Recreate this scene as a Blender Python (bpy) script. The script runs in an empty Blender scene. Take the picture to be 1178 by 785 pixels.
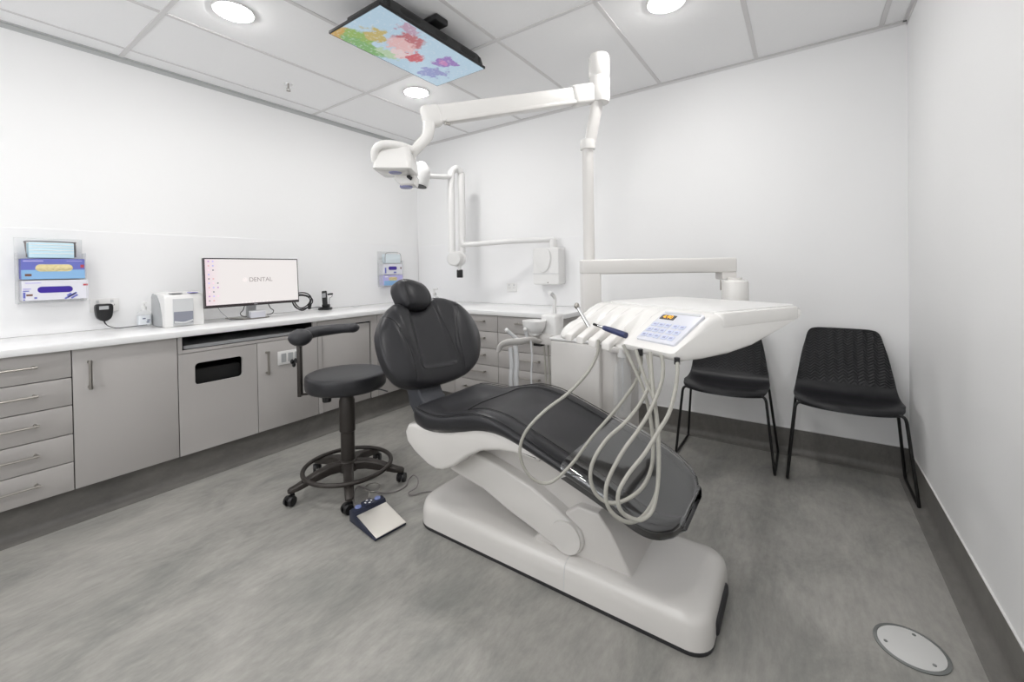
import bpy, bmesh, math, random
from mathutils import Vector, Matrix
random.seed(7)
PI = math.pi
SC = bpy.context.scene
COL = SC.collection
V = Vector

# ------------------------------------------------------------------ materials
def mat(name, color, rough=.5, metal=0., spec=.5, bump=0., bscale=60., coat=0., var=0., vscale=8., trans=0., emit=None, estr=0., alpha=1., ior=1.45):
    m = bpy.data.materials.new(name); m.use_nodes = True
    nt = m.node_tree; b = nt.nodes['Principled BSDF']
    b.inputs['Base Color'].default_value = (*color, 1); b.inputs['Roughness'].default_value = rough
    b.inputs['Metallic'].default_value = metal; b.inputs['Specular IOR Level'].default_value = spec
    b.inputs['Coat Weight'].default_value = coat; b.inputs['Transmission Weight'].default_value = trans
    b.inputs['IOR'].default_value = ior; b.inputs['Alpha'].default_value = alpha
    if emit: b.inputs['Emission Color'].default_value = (*emit, 1); b.inputs['Emission Strength'].default_value = estr
    tc = nt.nodes.new('ShaderNodeTexCoord')
    if var:
        n = nt.nodes.new('ShaderNodeTexNoise'); n.inputs['Scale'].default_value = vscale; n.inputs['Detail'].default_value = 5
        nt.links.new(tc.outputs['Object'], n.inputs['Vector'])
        r = nt.nodes.new('ShaderNodeMapRange'); r.inputs['To Min'].default_value = 1-var; r.inputs['To Max'].default_value = 1+var
        nt.links.new(n.outputs['Fac'], r.inputs['Value'])
        x = nt.nodes.new('ShaderNodeMix'); x.data_type = 'RGBA'; x.blend_type = 'MULTIPLY'; x.inputs['Factor'].default_value = 1
        x.inputs['A'].default_value = (*color, 1); nt.links.new(r.outputs['Result'], x.inputs['B']); nt.links.new(x.outputs['Result'], b.inputs['Base Color'])
    if bump:
        n = nt.nodes.new('ShaderNodeTexNoise'); n.inputs['Scale'].default_value = bscale; n.inputs['Detail'].default_value = 4
        nt.links.new(tc.outputs['Object'], n.inputs['Vector'])
        u = nt.nodes.new('ShaderNodeBump'); u.inputs['Strength'].default_value = bump; u.inputs['Distance'].default_value = .002
        nt.links.new(n.outputs['Fac'], u.inputs['Height']); nt.links.new(u.outputs['Normal'], b.inputs['Normal'])
    return m

M = {}
M['wall'] = mat('wall_paint', (.90, .90, .902), .55, bump=.05, bscale=90)
M['splash'] = mat('splashback_laminate', (.895, .895, .90), .28, bump=.02, bscale=30)
M['tile'] = mat('ceiling_tile', (.955, .955, .96), .85, bump=.35, bscale=240, var=.02, vscale=150)
M['grid'] = mat('ceiling_grid', (.72, .71, .71), .45)
M['angle'] = mat('wall_angle_metal', (.52, .53, .53), .45)
M['laminate'] = mat('warm_grey_laminate', (.46, .44, .427), .42)
M['carcass'] = mat('shade_dark_inside', (.012, .012, .012), .6)  # near-black colour puts shade into the gaps between cabinet fronts
M['gapgrey'] = mat('cabinet_edge_grey', (.33, .315, .30), .5)
M['worktop'] = mat('white_stone_worktop', (.86, .86, .86), .22, var=.01, vscale=40)
M['steel'] = mat('brushed_steel', (.40, .38, .35), .32, 1.)
M['chrome'] = mat('chrome', (.75, .75, .75), .12, 1.)
M['white'] = mat('white_plastic', (.69, .67, .645), .22, coat=.2)
M['white2'] = mat('warm_white_enamel', (.66, .637, .612), .28, coat=.2)
M['enamel'] = mat('lit_white_enamel', (.86, .845, .82), .24, coat=.2)  # chair's white again, lightened to paint in stronger light higher up
M['enamel2'] = mat('lit_console_white', (.80, .78, .755), .28, coat=.15)  # also a lightened copy of the chair white, light painted in
M['whitemat'] = mat('white_moulding', (.80, .795, .785), .35)
M['leather'] = mat('black_upholstery', (.023, .023, .026), .36, bump=.05, bscale=260, spec=.45)
M['leather2'] = mat('dark_upholstery_panel', (.034, .034, .038), .40, bump=.06, bscale=300, spec=.45)
M['seam'] = mat('seam_thread', (.010, .010, .011), .5)
M['darkmetal'] = mat('bronze_dark_metal', (.048, .042, .038), .38, .35)
M['black'] = mat('black_plastic', (.012, .012, .013), .4)
M['blackshell'] = None
M['rod'] = mat('black_powder_coat', (.008, .008, .008), .35)
M['rubber'] = mat('dark_rubber', (.03, .03, .033), .6)
M['hose'] = mat('grey_hose', (.40, .39, .35), .38)
M['greyp'] = mat('grey_plastic', (.42, .43, .44), .4)
M['lgrey'] = mat('light_grey_plastic', (.62, .63, .64), .35)
M['navy'] = mat('navy_plastic', (.035, .045, .12), .35)
M['pedalnavy'] = mat('pedal_dark_blue', (.022, .027, .052), .4)
M['pedalblue'] = mat('pedal_pale_blue', (.17, .21, .42), .4)
M['silverplate'] = mat('satin_plate', (.74, .71, .66), .28, .8)
M['lens'] = mat('lamp_lens', (.30, .31, .52), .1)
M['screenkeys'] = mat('key_pale_blue', (.62, .66, .82), .35)
M['keylbl'] = mat('key_mark', (.38, .40, .58), .4)
M['lcd'] = mat('lcd_dark', (.11, .10, .09), .2)
M['orange'] = mat('display_orange', (.9, .45, .03), .4, emit=(1, .45, .03), estr=.8)
M['cyanmask'] = mat('face_mask_blue', (.56, .76, .86), .8, bump=.3, bscale=40)
M['maskwhite'] = mat('face_mask_edge', (.80, .82, .82), .8)
M['boxblue'] = mat('box_violet_blue', (.15, .17, .52), .45)
M['boxlight'] = mat('box_sky_blue', (.26, .47, .74), .45)
M['boxwhite'] = mat('box_white_card', (.74, .74, .80), .5)
M['boxpurple'] = mat('box_deep_purple', (.045, .02, .30), .5, bump=.4, bscale=50)
M['cream'] = mat('glove_cream', (.72, .62, .34), .6, bump=.8, bscale=60, var=.2, vscale=60)
M['red'] = mat('print_red', (.48, .07, .09), .5)
M['brownlbl'] = mat('print_brown', (.18, .08, .05), .5)
M['lilac'] = mat('print_lilac', (.50, .47, .80), .5)
M['paper'] = mat('white_print', (.85, .85, .88), .5)
M['inkgrey'] = mat('ink_grey', (.22, .20, .20), .5)
M['floorcap'] = mat('floor_box_lid', (.62, .62, .61), .45, bump=.1, bscale=80)
M['rim'] = mat('floor_box_rim', (.24, .25, .245), .35, .5)
M['acrylic'] = mat('frosted_acrylic', (.86, .88, .89), .12, alpha=.22)
def glassy(name, tint, mix, rough=.03):
    m = bpy.data.materials.new(name); m.use_nodes = True; nt = m.node_tree; nt.nodes.clear()
    o = nt.nodes.new('ShaderNodeOutputMaterial'); t = nt.nodes.new('ShaderNodeBsdfTransparent'); t.inputs['Color'].default_value = (*tint, 1)
    g = nt.nodes.new('ShaderNodeBsdfGlossy'); g.inputs['Roughness'].default_value = rough; g.inputs['Color'].default_value = (1, 1, 1, 1)
    f = nt.nodes.new('ShaderNodeFresnel'); f.inputs['IOR'].default_value = 1.5
    a = nt.nodes.new('ShaderNodeMath'); a.operation = 'ADD'; a.inputs[1].default_value = mix; a.use_clamp = True
    x = nt.nodes.new('ShaderNodeMixShader')
    nt.links.new(f.outputs[0], a.inputs[0]); nt.links.new(a.outputs[0], x.inputs[0]); nt.links.new(t.outputs[0], x.inputs[1]); nt.links.new(g.outputs[0], x.inputs[2])
    nt.links.new(x.outputs[0], o.inputs['Surface']); return m
M['film'] = glassy('clear_vinyl_film', (.93, .94, .95), .07, .06)
M['clear'] = mat('clear_plastic', (.85, .87, .88), .08, alpha=.20)

def vinyl(name, base, dark, light, rough=.42):
    m = bpy.data.materials.new(name); m.use_nodes = True; nt = m.node_tree; b = nt.nodes['Principled BSDF']
    tc = nt.nodes.new('ShaderNodeTexCoord'); mp = nt.nodes.new('ShaderNodeMapping'); mp.inputs['Scale'].default_value = (2.1, 1.15, 1.5)
    mp.inputs['Rotation'].default_value = (0, 0, -.12)
    nt.links.new(tc.outputs['Object'], mp.inputs['Vector'])
    n1 = nt.nodes.new('ShaderNodeTexNoise'); n1.inputs['Scale'].default_value = 2.0; n1.inputs['Detail'].default_value = 12; n1.inputs['Roughness'].default_value = .68; n1.inputs['Distortion'].default_value = .6
    nt.links.new(mp.outputs[0], n1.inputs['Vector'])
    mp2 = nt.nodes.new('ShaderNodeMapping'); mp2.inputs['Scale'].default_value = (36, 10, 20); mp2.inputs['Rotation'].default_value = (0, 0, -.1); nt.links.new(tc.outputs['Object'], mp2.inputs['Vector'])
    n2 = nt.nodes.new('ShaderNodeTexNoise'); n2.inputs['Scale'].default_value = 1.3; n2.inputs['Detail'].default_value = 6; n2.inputs['Roughness'].default_value = .7
    nt.links.new(mp2.outputs[0], n2.inputs['Vector'])
    r1 = nt.nodes.new('ShaderNodeValToRGB'); r1.color_ramp.elements[0].position = .33; r1.color_ramp.elements[0].color = (*dark, 1)
    r1.color_ramp.elements[1].position = .68; r1.color_ramp.elements[1].color = (*light, 1); e = r1.color_ramp.elements.new(.5); e.color = (*base, 1)
    nt.links.new(n1.outputs['Fac'], r1.inputs['Fac'])
    mr = nt.nodes.new('ShaderNodeMapRange'); mr.inputs['From Min'].default_value = .3; mr.inputs['From Max'].default_value = .7; mr.inputs['To Min'].default_value = .88; mr.inputs['To Max'].default_value = 1.12
    nt.links.new(n2.outputs['Fac'], mr.inputs['Value'])
    x = nt.nodes.new('ShaderNodeMix'); x.data_type = 'RGBA'; x.blend_type = 'MULTIPLY'; x.inputs['Factor'].default_value = 1
    nt.links.new(r1.outputs['Color'], x.inputs['A']); nt.links.new(mr.outputs['Result'], x.inputs['B']); nt.links.new(x.outputs['Result'], b.inputs['Base Color'])
    b.inputs['Roughness'].default_value = rough; b.inputs['Specular IOR Level'].default_value = .4
    u = nt.nodes.new('ShaderNodeBump'); u.inputs['Strength'].default_value = .08; u.inputs['Distance'].default_value = .002
    nt.links.new(n2.outputs['Fac'], u.inputs['Height']); nt.links.new(u.outputs['Normal'], b.inputs['Normal'])
    return m
M['vinyl'] = vinyl('grey_marbled_vinyl', (.32, .312, .29), (.235, .236, .221), (.39, .378, .352))
M['cove'] = vinyl('grey_vinyl_cove_shaded', (.165, .158, .147), (.13, .126, .118), (.195, .188, .174))  # floor vinyl again, darkened to paint in the skirting's weaker light

def shell_mat():
    m = mat('black_textured_shell', (.014, .014, .016), .38, spec=.4)
    nt = m.node_tree; b = nt.nodes['Principled BSDF']; tc = nt.nodes.new('ShaderNodeTexCoord')
    sx = nt.nodes.new('ShaderNodeSeparateXYZ'); nt.links.new(tc.outputs['Object'], sx.inputs[0])
    def mth(op, a, c=None):
        n = nt.nodes.new('ShaderNodeMath'); n.operation = op
        for i, q in enumerate((a, c)):
            if q is None: continue
            if isinstance(q, (int, float)): n.inputs[i].default_value = q
            else: nt.links.new(q, n.inputs[i])
        return n.outputs[0]
    tri = mth('PINGPONG', sx.outputs['X'], .022)
    run = mth('ADD', mth('SUBTRACT', sx.outputs['Z'], sx.outputs['Y']), mth('MULTIPLY', tri, .6))
    h = mth('MULTIPLY', mth('PINGPONG', run, .006), mth('GREATER_THAN', sx.outputs['Z'], .50))
    u = nt.nodes.new('ShaderNodeBump'); u.inputs['Strength'].default_value = .7; u.inputs['Distance'].default_value = .5
    nt.links.new(h, u.inputs['Height']); nt.links.new(u.outputs['Normal'], b.inputs['Normal'])
    return m
M['blackshell'] = shell_mat()

# ------------------------------------------------------------------ mesh helpers
def obj(name, bm, material, parent=None, smooth=True, angle=40):
    bmesh.ops.recalc_face_normals(bm, faces=bm.faces)
    me = bpy.data.meshes.new(name); bm.to_mesh(me); bm.free()
    mats = material if isinstance(material, (list, tuple)) else [material]
    for q in mats: me.materials.append(q)
    if smooth:
        for p in me.polygons: p.use_smooth = True
        me.set_sharp_from_angle(angle=math.radians(angle))
    o = bpy.data.objects.new(name, me); COL.objects.link(o)
    if parent is not None:
        o.parent = parent
        o.matrix_parent_inverse = Matrix.Translation(-V(parent.get('origin', (0, 0, 0)))) if False else Matrix.Identity(4)
        o.location = -V(parent['_o']) if '_o' in parent else V((0, 0, 0))
    return o
def thing(name, label, cat, loc=(0, 0, 0), group=None):
    # parts are modelled in room coordinates; the empty stands at the base of the thing
    o = bpy.data.objects.new(name, None); COL.objects.link(o); o.location = loc; o.empty_display_size = .05
    o['_o'] = tuple(loc); o['label'] = label; o['category'] = cat
    if group: o['group'] = group
    return o
def tag(o, label, cat, group=None):
    o['label'] = label; o['category'] = cat
    if group: o['group'] = group
    return o
def struct(o): o['kind'] = 'structure'; return o
def N(): return bmesh.new()
def xf(bm, verts, mtx): bmesh.ops.transform(bm, matrix=mtx, verts=verts)

def box(bm, x0, x1, y0, y1, z0, z1, bev=0., seg=2, mtx=None):
    r = bmesh.ops.create_cube(bm, size=1); vs = r['verts']
    xf(bm, vs, Matrix.Translation(((x0+x1)/2, (y0+y1)/2, (z0+z1)/2)) @ Matrix.Diagonal((x1-x0, y1-y0, z1-z0, 1)))
    if bev:
        es = list({e for v in vs for e in v.link_edges})
        rr = bmesh.ops.bevel(bm, geom=es, offset=bev, segments=seg, affect='EDGES', profile=.5)
        vs = list({v for f in rr['faces'] for v in f.verts} | {v for v in vs if v.is_valid})
        # collect connected
        seen = set(vs); st = list(vs)
        while st:
            v = st.pop()
            for e in v.link_edges:
                w = e.other_vert(v)
                if w not in seen: seen.add(w); st.append(w)
        vs = list(seen)
    if mtx: xf(bm, vs, mtx)
    return vs
def cyl(bm, p0, p1, r0, r1=None, seg=24, cap=True):
    p0, p1 = V(p0), V(p1); r1 = r0 if r1 is None else r1; d = p1-p0
    r = bmesh.ops.create_cone(bm, cap_ends=cap, segments=seg, radius1=r0, radius2=r1, depth=d.length)
    q = d.to_track_quat('Z', 'Y').to_matrix().to_4x4()
    xf(bm, r['verts'], Matrix.Translation((p0+p1)/2) @ q)
    return r['verts']
def ball(bm, c, r, sc=(1, 1, 1), rot=None, seg=24):
    q = bmesh.ops.create_uvsphere(bm, u_segments=seg, v_segments=seg//2, radius=r)
    m = Matrix.Translation(c) @ (rot or Matrix.Identity(4)) @ Matrix.Diagonal((*sc, 1))
    xf(bm, q['verts'], m); return q['verts']
def smoothpts(pts, n=8, closed=False):
    P = [V(p) for p in pts]; out = []; L = len(P)
    rng = range(L if closed else L-1)
    for i in rng:
        g = lambda k: P[k % L] if closed else P[max(0, min(L-1, k))]
        a, b, c, d = g(i-1), g(i), g(i+1), g(i+2)
        for j in range(n):
            t = j/n
            out.append(.5*((2*b)+(c-a)*t+(2*a-5*b+4*c-d)*t*t+(3*b-a-3*c+d)*t*t*t))
    if not closed: out.append(P[-1])
    return out
def tube(bm, pts, r, seg=10, smooth=0, closed=False, caps=True, sc=None):
    P = smoothpts(pts, smooth, closed) if smooth else [V(p) for p in pts]
    L = len(P); rings = []; up = None
    R = r if callable(r) else (lambda t: r)
    for i in range(L):
        a = P[(i-1) % L] if closed or i else P[0]; c = P[(i+1) % L] if closed or i < L-1 else P[-1]
        t = (c-a).normalized()
        if up is None:
            up = V((0, 0, 1)) if abs(t.z) < .9 else V((1, 0, 0))
        u = (up - t*up.dot(t)).normalized(); w = t.cross(u); up = u
        rr = R(i/(L-1)); a_, b_ = (sc or (1, 1))
        rings.append([bm.verts.new(P[i]+rr*(a_*math.cos(k*2*PI/seg)*u+b_*math.sin(k*2*PI/seg)*w)) for k in range(seg)])
    rg = range(L if closed else L-1)
    for i in rg:
        A, B = rings[i], rings[(i+1) % L]
        for k in range(seg): bm.faces.new((A[k], A[(k+1) % seg], B[(k+1) % seg], B[k]))
    if caps and not closed: bm.faces.new(rings[0][::-1]); bm.faces.new(rings[-1])
def loft(bm, rings, cap=True, closed_ring=True):
    R = [[bm.verts.new(p) for p in r] for r in rings]; n = len(R[0])
    for A, B in zip(R, R[1:]):
        for k in range(n if closed_ring else n-1): bm.faces.new((A[k], A[(k+1) % n], B[(k+1) % n], B[k]))
    if cap: bm.faces.new(R[0][::-1]); bm.faces.new(R[-1])
    return R
def rrect(x0, x1, y0, y1, r, n=6):
    r = min(r, (x1-x0)/2-1e-4, (y1-y0)/2-1e-4); out = []
    for cx, cy, a0 in ((x1-r, y1-r, 0), (x0+r, y1-r, 90), (x0+r, y0+r, 180), (x1-r, y0+r, 270)):
        for k in range(n+1):
            a = math.radians(a0+90*k/n); out.append((cx+r*math.cos(a), cy+r*math.sin(a)))
    return out
def prism(bm, poly, f, a, b, bev=0., seg=3):
    """poly of 2-D points, f(p, s) -> 3-D point, extruded from s=a to s=b, edge rounded by shrinking"""
    def inset(P, d):
        if not d: return P
        P = [(q[0], q[1]) for q in P]
        L = len(P); out = []
        area = sum(P[i][0]*P[(i+1) % L][1]-P[(i+1) % L][0]*P[i][1] for i in range(L)); sg = 1 if area > 0 else -1
        for i in range(L):
            p, q, r = V(P[i-1]), V(P[i]), V(P[(i+1) % L])
            e1, e2 = (q-p).normalized(), (r-q).normalized()
            n1 = V((-e1.y, e1.x))*sg; n2 = V((-e2.y, e2.x))*sg; m = n1+n2
            if m.length < 1e-6: m = n1
            m.normalize(); k = max(.4, m.dot(n1)); out.append(tuple(q+m*(d/k)))
        return out
    rings = []
    if bev:
        for k in range(seg+1):
            t = (k/seg)*PI/2; rings.append([f(p, a+bev*(1-math.sin(t))*(1 if b > a else -1)) for p in inset(poly, bev*(1-math.cos(PI/2-t)))]) if False else None
        rings = []
        s = 1 if b > a else -1
        for k in range(seg+1):
            t = (k/seg)*PI/2; rings.append([f(p, a+s*bev*(1-math.cos(t))) for p in inset(poly, bev*(1-math.sin(t)))])
        for k in range(seg, -1, -1):
            t = (k/seg)*PI/2; rings.append([f(p, b-s*bev*(1-math.cos(t))) for p in inset(poly, bev*(1-math.sin(t)))])
    else: rings = [[f(p, a) for p in poly], [f(p, b) for p in poly]]
    loft(bm, rings)
def lathe(bm, prof, c, seg=32, mtx=None):
    rings = []
    for r, z in prof: rings.append([V((r*math.cos(2*PI*k/seg), r*math.sin(2*PI*k/seg), z)) for k in range(seg)])
    m = Matrix.Translation(c) @ (mtx or Matrix.Identity(4))
    loft(bm, [[m @ p for p in r] for r in rings])
def text(s, size, loc, rot, material, name, parent=None, ext=.0004, align='CENTER'):
    cu = bpy.data.curves.new(name, 'FONT'); cu.body = s; cu.size = size; cu.extrude = ext; cu.align_x = align; cu.align_y = 'CENTER'
    tmp = bpy.data.objects.new(name, cu); COL.objects.link(tmp)
    bpy.context.view_layer.update()
    me = bpy.data.meshes.new_from_object(tmp.evaluated_get(bpy.context.evaluated_depsgraph_get()))
    bpy.data.objects.remove(tmp); me.materials.clear(); me.materials.append(material)
    me.transform(Matrix.Translation(loc) @ rot)
    o = bpy.data.objects.new(name, me); COL.objects.link(o)
    if parent is not None: o.parent = parent; o.location = -V(parent['_o']) if '_o' in parent else V((0, 0, 0))
    return o

# ------------------------------------------------------------------ camera (matches the photograph's wide lens)
CP = V((3.3872, -3.1173, 1.1731)); yaw, pitch, roll, FPX, CY = .6078, .0106, -.0154, 482.88, 314.76
F = V((-math.sin(yaw)*math.cos(pitch), math.cos(yaw)*math.cos(pitch), -math.sin(pitch)))
R0 = V((math.cos(yaw), math.sin(yaw), 0)); U0 = R0.cross(F)
RR = math.cos(roll)*R0+math.sin(roll)*U0; UU = -math.sin(roll)*R0+math.cos(roll)*U0
cam = bpy.data.cameras.new('camera'); co = bpy.data.objects.new('camera', cam); COL.objects.link(co)
co.matrix_world = Matrix(((RR.x, UU.x, -F.x, CP.x), (RR.y, UU.y, -F.y, CP.y), (RR.z, UU.z, -F.z, CP.z), (0, 0, 0, 1)))
cam.sensor_width = 36; cam.sensor_fit = 'HORIZONTAL'; cam.lens = FPX/1178*36; cam.shift_y = -(392.5-CY)/1178
cam.clip_start = .02; cam.clip_end = 50
SC.camera = co
def at(x, y, t):   # a measured image position at a distance t in front of the camera -> room coordinates
    return CP + t*(F + RR*((x-589)/FPX) - UU*((y-CY)/FPX))

# ------------------------------------------------------------------ room
FILL, GLOW = 38, 108
W, H, YF = 3.8563, 2.4901, -4.35
def slab(name, x0, x1, y0, y1, z0, z1, m):
    bm = N(); box(bm, x0, x1, y0, y1, z0, z1); return struct(obj(name, bm, m, smooth=False))
slab('floor', -.12, W+.12, YF-.12, .12, -.1, 0, M['vinyl'])
slab('ceiling', -.12, W+.12, YF-.12, .12, H, H+.1, M['tile'])
slab('wall_left', -.12, 0, YF-.12, .12, 0, H, M['wall'])
slab('wall_right', W, W+.12, YF-.12, .12, 0, H, M['wall'])
slab('wall_back', 0, W, 0, .12, 0, H, M['wall'])
WX0, WX1, WZ0, WZ1 = .55, 3.30, .80, 2.20
bm = N()
box(bm, 0, WX0, YF-.12, YF, 0, H); box(bm, WX1, W, YF-.12, YF, 0, H); box(bm, WX0, WX1, YF-.12, YF, 0, WZ0); box(bm, WX0, WX1, YF-.12, YF, WZ1, H)
struct(obj('wall_front', bm, M['wall'], smooth=False))
# unseen window added behind the viewer, only to let in fill light
fill_win = bpy.data.objects.new('fill_window', None); COL.objects.link(fill_win); fill_win['kind'] = 'structure'
bm = N()
for a, b in ((WX0, WX0+.05), ((WX0+WX1)/2-.025, (WX0+WX1)/2+.025), (WX1-.05, WX1)): box(bm, a, b, YF-.08, YF-.03, WZ0, WZ1, .004, 1)
for a, b in ((WZ0, WZ0+.05), (WZ1-.05, WZ1)): box(bm, WX0+.05, WX1-.05, YF-.08, YF-.03, a, b, .004, 1)
obj('fill_window_frame', bm, M['whitemat'], fill_win)
bm = N(); box(bm, WX0+.04, WX1-.04, YF-.058, YF-.052, WZ0+.04, WZ1-.04); obj('fill_window_pane', bm, M['clear'], fill_win, smooth=False)
la = bpy.data.lights.new('fill_light', 'AREA'); la.shape = 'RECTANGLE'; la.size = WX1-WX0; la.size_y = WZ1-WZ0; la.energy = FILL; la.color = (.97, .98, 1.)  # added area lamp outside the invented window, brightens walls and ceiling
lo = bpy.data.objects.new('fill_light', la); COL.objects.link(lo); lo.location = ((WX0+WX1)/2, YF-.16, (WZ0+WZ1)/2); lo.rotation_euler = (PI/2, 0, 0)
# ceiling grid: tee bars every 0.6 m by 1.2 m
bm = N(); gx = [.747+.6*k for k in range(6)]; gy = [-1.165-1.2*k for k in range(3)]
for x in gx: box(bm, x-.012, x+.012, YF, 0, H-.004, H+.001, .0015, 1)
for y in gy: box(bm, 0, W, y-.012, y+.012, H-.005, H+.001, .0015, 1)
struct(obj('trim_1', bm, M['grid']))
bm = N(); box(bm, .150, .166, YF, 0, H-.003, H+.001); struct(obj('trim_2', bm, M['grid']))
bm = N()
box(bm, 0, .022, YF, 0, H-.006, H, .001, 1); box(bm, 0, .004, YF, 0, H-.03, H)
struct(obj('trim_3', bm, M['angle']))
bm = N()
box(bm, 0, W, -.02, 0, H-.005, H, .001, 1); box(bm, W-.02, W, YF, 0, H-.005, H, .001, 1); box(bm, 0, W, -.003, 0, H-.02, H); box(bm, W-.003, W, YF, 0, H-.02, H)
struct(obj('trim_4', bm, M['grid']))
# coved vinyl skirting
def cove(name, along, a, b, flip):
    prof = [(0, .155), (.004, .155), (.005, .05)] + [(.005+.04*(1-math.cos(t)), .045-.04*math.sin(t)) for t in [PI/2*k/6 for k in range(7)]] + [(.052, .0), (0, 0)]
    bm = N(); loft(bm, [[along(p, s) for p in prof] for s in (a, b)]); struct(obj(name, bm, M['cove'], angle=25))
cove('baseboard_back', lambda p, s: V((s, -p[0], p[1])), 2.0, W, 0)
cove('baseboard_right', lambda p, s: V((W-p[0], s, p[1])), YF, 0, 0)
bm = N()
box(bm, W-.006, W, YF, 0, .155, .159); box(bm, 2.0, W, -.006, 0, .155, .159); struct(obj('trim_5', bm, M['whitemat']))
# recessed vinyl kick under the cabinets
XK, XC = .492, .542
def kick(name, along, a, b):
    prof = [(0, .154), (.02, .154), (.02, .05)] + [(.02+.03*(1-math.cos(t)), .035-.03*math.sin(t)) for t in [PI/2*k/5 for k in range(6)]] + [(.085, .002), (.085, 0), (0, 0)]
    bm = N(); loft(bm, [[along(p, s) for p in prof] for s in (a, b)]); struct(obj(name, bm, M['cove'], angle=25))
kick('baseboard_left', lambda p, s: V((XK-.02+p[0], s, p[1])), YF, -.52)
kick('baseboard_cabinet', lambda p, s: V((s, -.52+.02-p[0], p[1])), .45, 2.0)
# splashbacks
bm = N(); box(bm, 0, .006, YF, -.006, .857, 1.43, .001, 1); struct(obj('trim_6', bm, M['splash']))
bm = N(); box(bm, .03, 2.02, -.006, 0, .857, 1.43, .001, 1); struct(obj('trim_7', bm, M['splash']))

# ------------------------------------------------------------------ cabinets
YB = -.57     # face of the cabinets under the back wall
G = .0020
def hbar(name, parent, p0, p1, n, r=.005):
    """straight bar handle: square bar on two posts; p0,p1 ends on the face, n outward"""
    bm = N(); p0, p1, n = V(p0), V(p1), V(n); d = (p1-p0).normalized(); off = n*.030
    tube(bm, [p0+off-d*.010, p1+off+d*.010], r*1.1, 8)
    for q in (p0, p1): tube(bm, [q, q+off*.75, q+off+n*.004], lambda t_: r*(1.5 if t_ > .6 else 1.25), 10)
    return obj(name, bm, M['steel'], parent, angle=30)
def face(x, y0, y1, z0, z1, th=.018):
    bm = N(); box(bm, x-th, x, y0+G, y1-G, z0+G, z1-G, .0012, 2); return bm
def facey(y, x0, x1, z0, z1, th=.018):
    bm = N(); box(bm, x0+G, x1-G, y, y+th, z0+G, z1-G, .0012, 2); return bm
ZT, ZB = .822, .157
def body(y0, y1, parent, top=ZT):
    bm = N(); box(bm, .02, XC-.020, y0+.001, y1-.001, ZB+.001, top-.001, 0); return obj('body', bm, M['carcass'], parent, smooth=False)
dz = [ZT, .693, .562, .426, .293, ZB]
t = thing('drawer_cabinet', 'warm grey five-drawer cabinet at the far left end of the run', 'cabinet', (.28, -2.99, 0))
body(-3.30, -2.684, t)
for k in range(5):
    d = obj('drawer', face(XC, -3.30, -2.684, dz[k+1], dz[k]), M['laminate'], t)
    zc = (dz[k]+dz[k+1])/2+.008
    h = hbar('handle', d, (XC, -3.16, zc), (XC, -2.805, zc), (1, 0, 0)); h.location = (0, 0, 0)
t = thing('door_cabinet', 'warm grey single-door cabinet with an upright bar handle beside the five drawers', 'cabinet', (.28, -2.48, 0))
body(-2.684, -2.276, t); d = obj('door', face(XC, -2.684, -2.276, ZB, ZT), M['laminate'], t)
h = hbar('handle', d, (XC, -2.626, .755), (XC, -2.626, .635), (1, 0, 0), .006); h.location = (0, 0, 0)

# bin cabinet with slot shelf above
t = thing('bin_cabinet', 'wide grey cabinet under the monitor with black open slot, bin hole and door', 'cabinet', (.28, -1.87, 0))
y0, y1 = -2.276, -1.463
bm = N()
box(bm, .02, .03, y0, y1, ZB, ZT-.001); box(bm, .03, XC-.02, y0+.001, y0+.016, ZB+.001, ZT-.001); box(bm, .03, XC-.02, y1-.016, y1-.001, ZB+.001, ZT-.001)
box(bm, .03, XC-.02, y0+.016, y1-.016, ZB+.001, ZB+.018); box(bm, .03, XC-.02, y0+.016, y1-.016, .712, .728); box(bm, .03, XC-.02, -1.875, -1.857, ZB+.018, .712)
obj('body', bm, M['carcass'], t, smooth=False)
# frame strip round the slot
bm = N(); x0, x1 = XC-.02, XC
box(bm, x0, x1, y0+G, y0+.022, .728, ZT-.001, .001, 1); box(bm, x0, x1, -1.495, y1-G, .728, ZT-.001, .001, 1)
box(bm, x0, x1, y0+.022, -1.495, .728, .746, .001, 1)
obj('slot_frame', bm, M['laminate'], t)
bm = N(); box(bm, .12, XC-.03, y0+.035, -1.50, .750, .760, .002, 1); box(bm, XC-.032, XC-.022, y0+.035, -1.50, .748, .768, .002, 1)
obj('pull_out_shelf', bm, M['greyp'], t)
# bin door with rounded hole
ZD = .727
def holed(parent, x, ya, yb, za, zb, ha, hb, hza, hzb, r, th=.018):
    bm = N(); outer = rrect(ya+G, yb-G, za+G, zb-G, .002, 6); inner = rrect(ha, hb, hza, hzb, r, 6)
    for xa in (x, x-th): pass
    A = [bm.verts.new((x, *p)) for p in outer]; B = [bm.verts.new((x, *p)) for p in inner]
    C = [bm.verts.new((x-th, *p)) for p in outer]; D = [bm.verts.new((x-th, *p)) for p in inner]; n = len(A)
    for k in range(n):
        j = (k+1) % n
        bm.faces.new((A[k], A[j], B[j], B[k])); bm.faces.new((C[k], C[j], D[j], D[k])); bm.faces.new((A[k], A[j], C[j], C[k])); bm.faces.new((B[k], B[j], D[j], D[k]))
    return obj('door', bm, M['laminate'], parent, smooth=False)
holed(t, XC, y0, -1.866, ZB, ZD, -2.197, -1.950, .539, .664, .022)
bm = N(); prism(bm, rrect(-2.205, -1.942, .20, .62, .02), lambda p, s: V((s, *p)), .30, XC-.05, .004, 1)
obj('bin_liner', bm, M['carcass'], t)
d = obj('door', face(XC, -1.866, y1, ZB, ZD), M['laminate'], t)
h = hbar('handle', d, (XC, -1.811, .66), (XC, -1.811, .53), (1, 0, 0), .006); h.location = (0, 0, 0)
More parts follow.
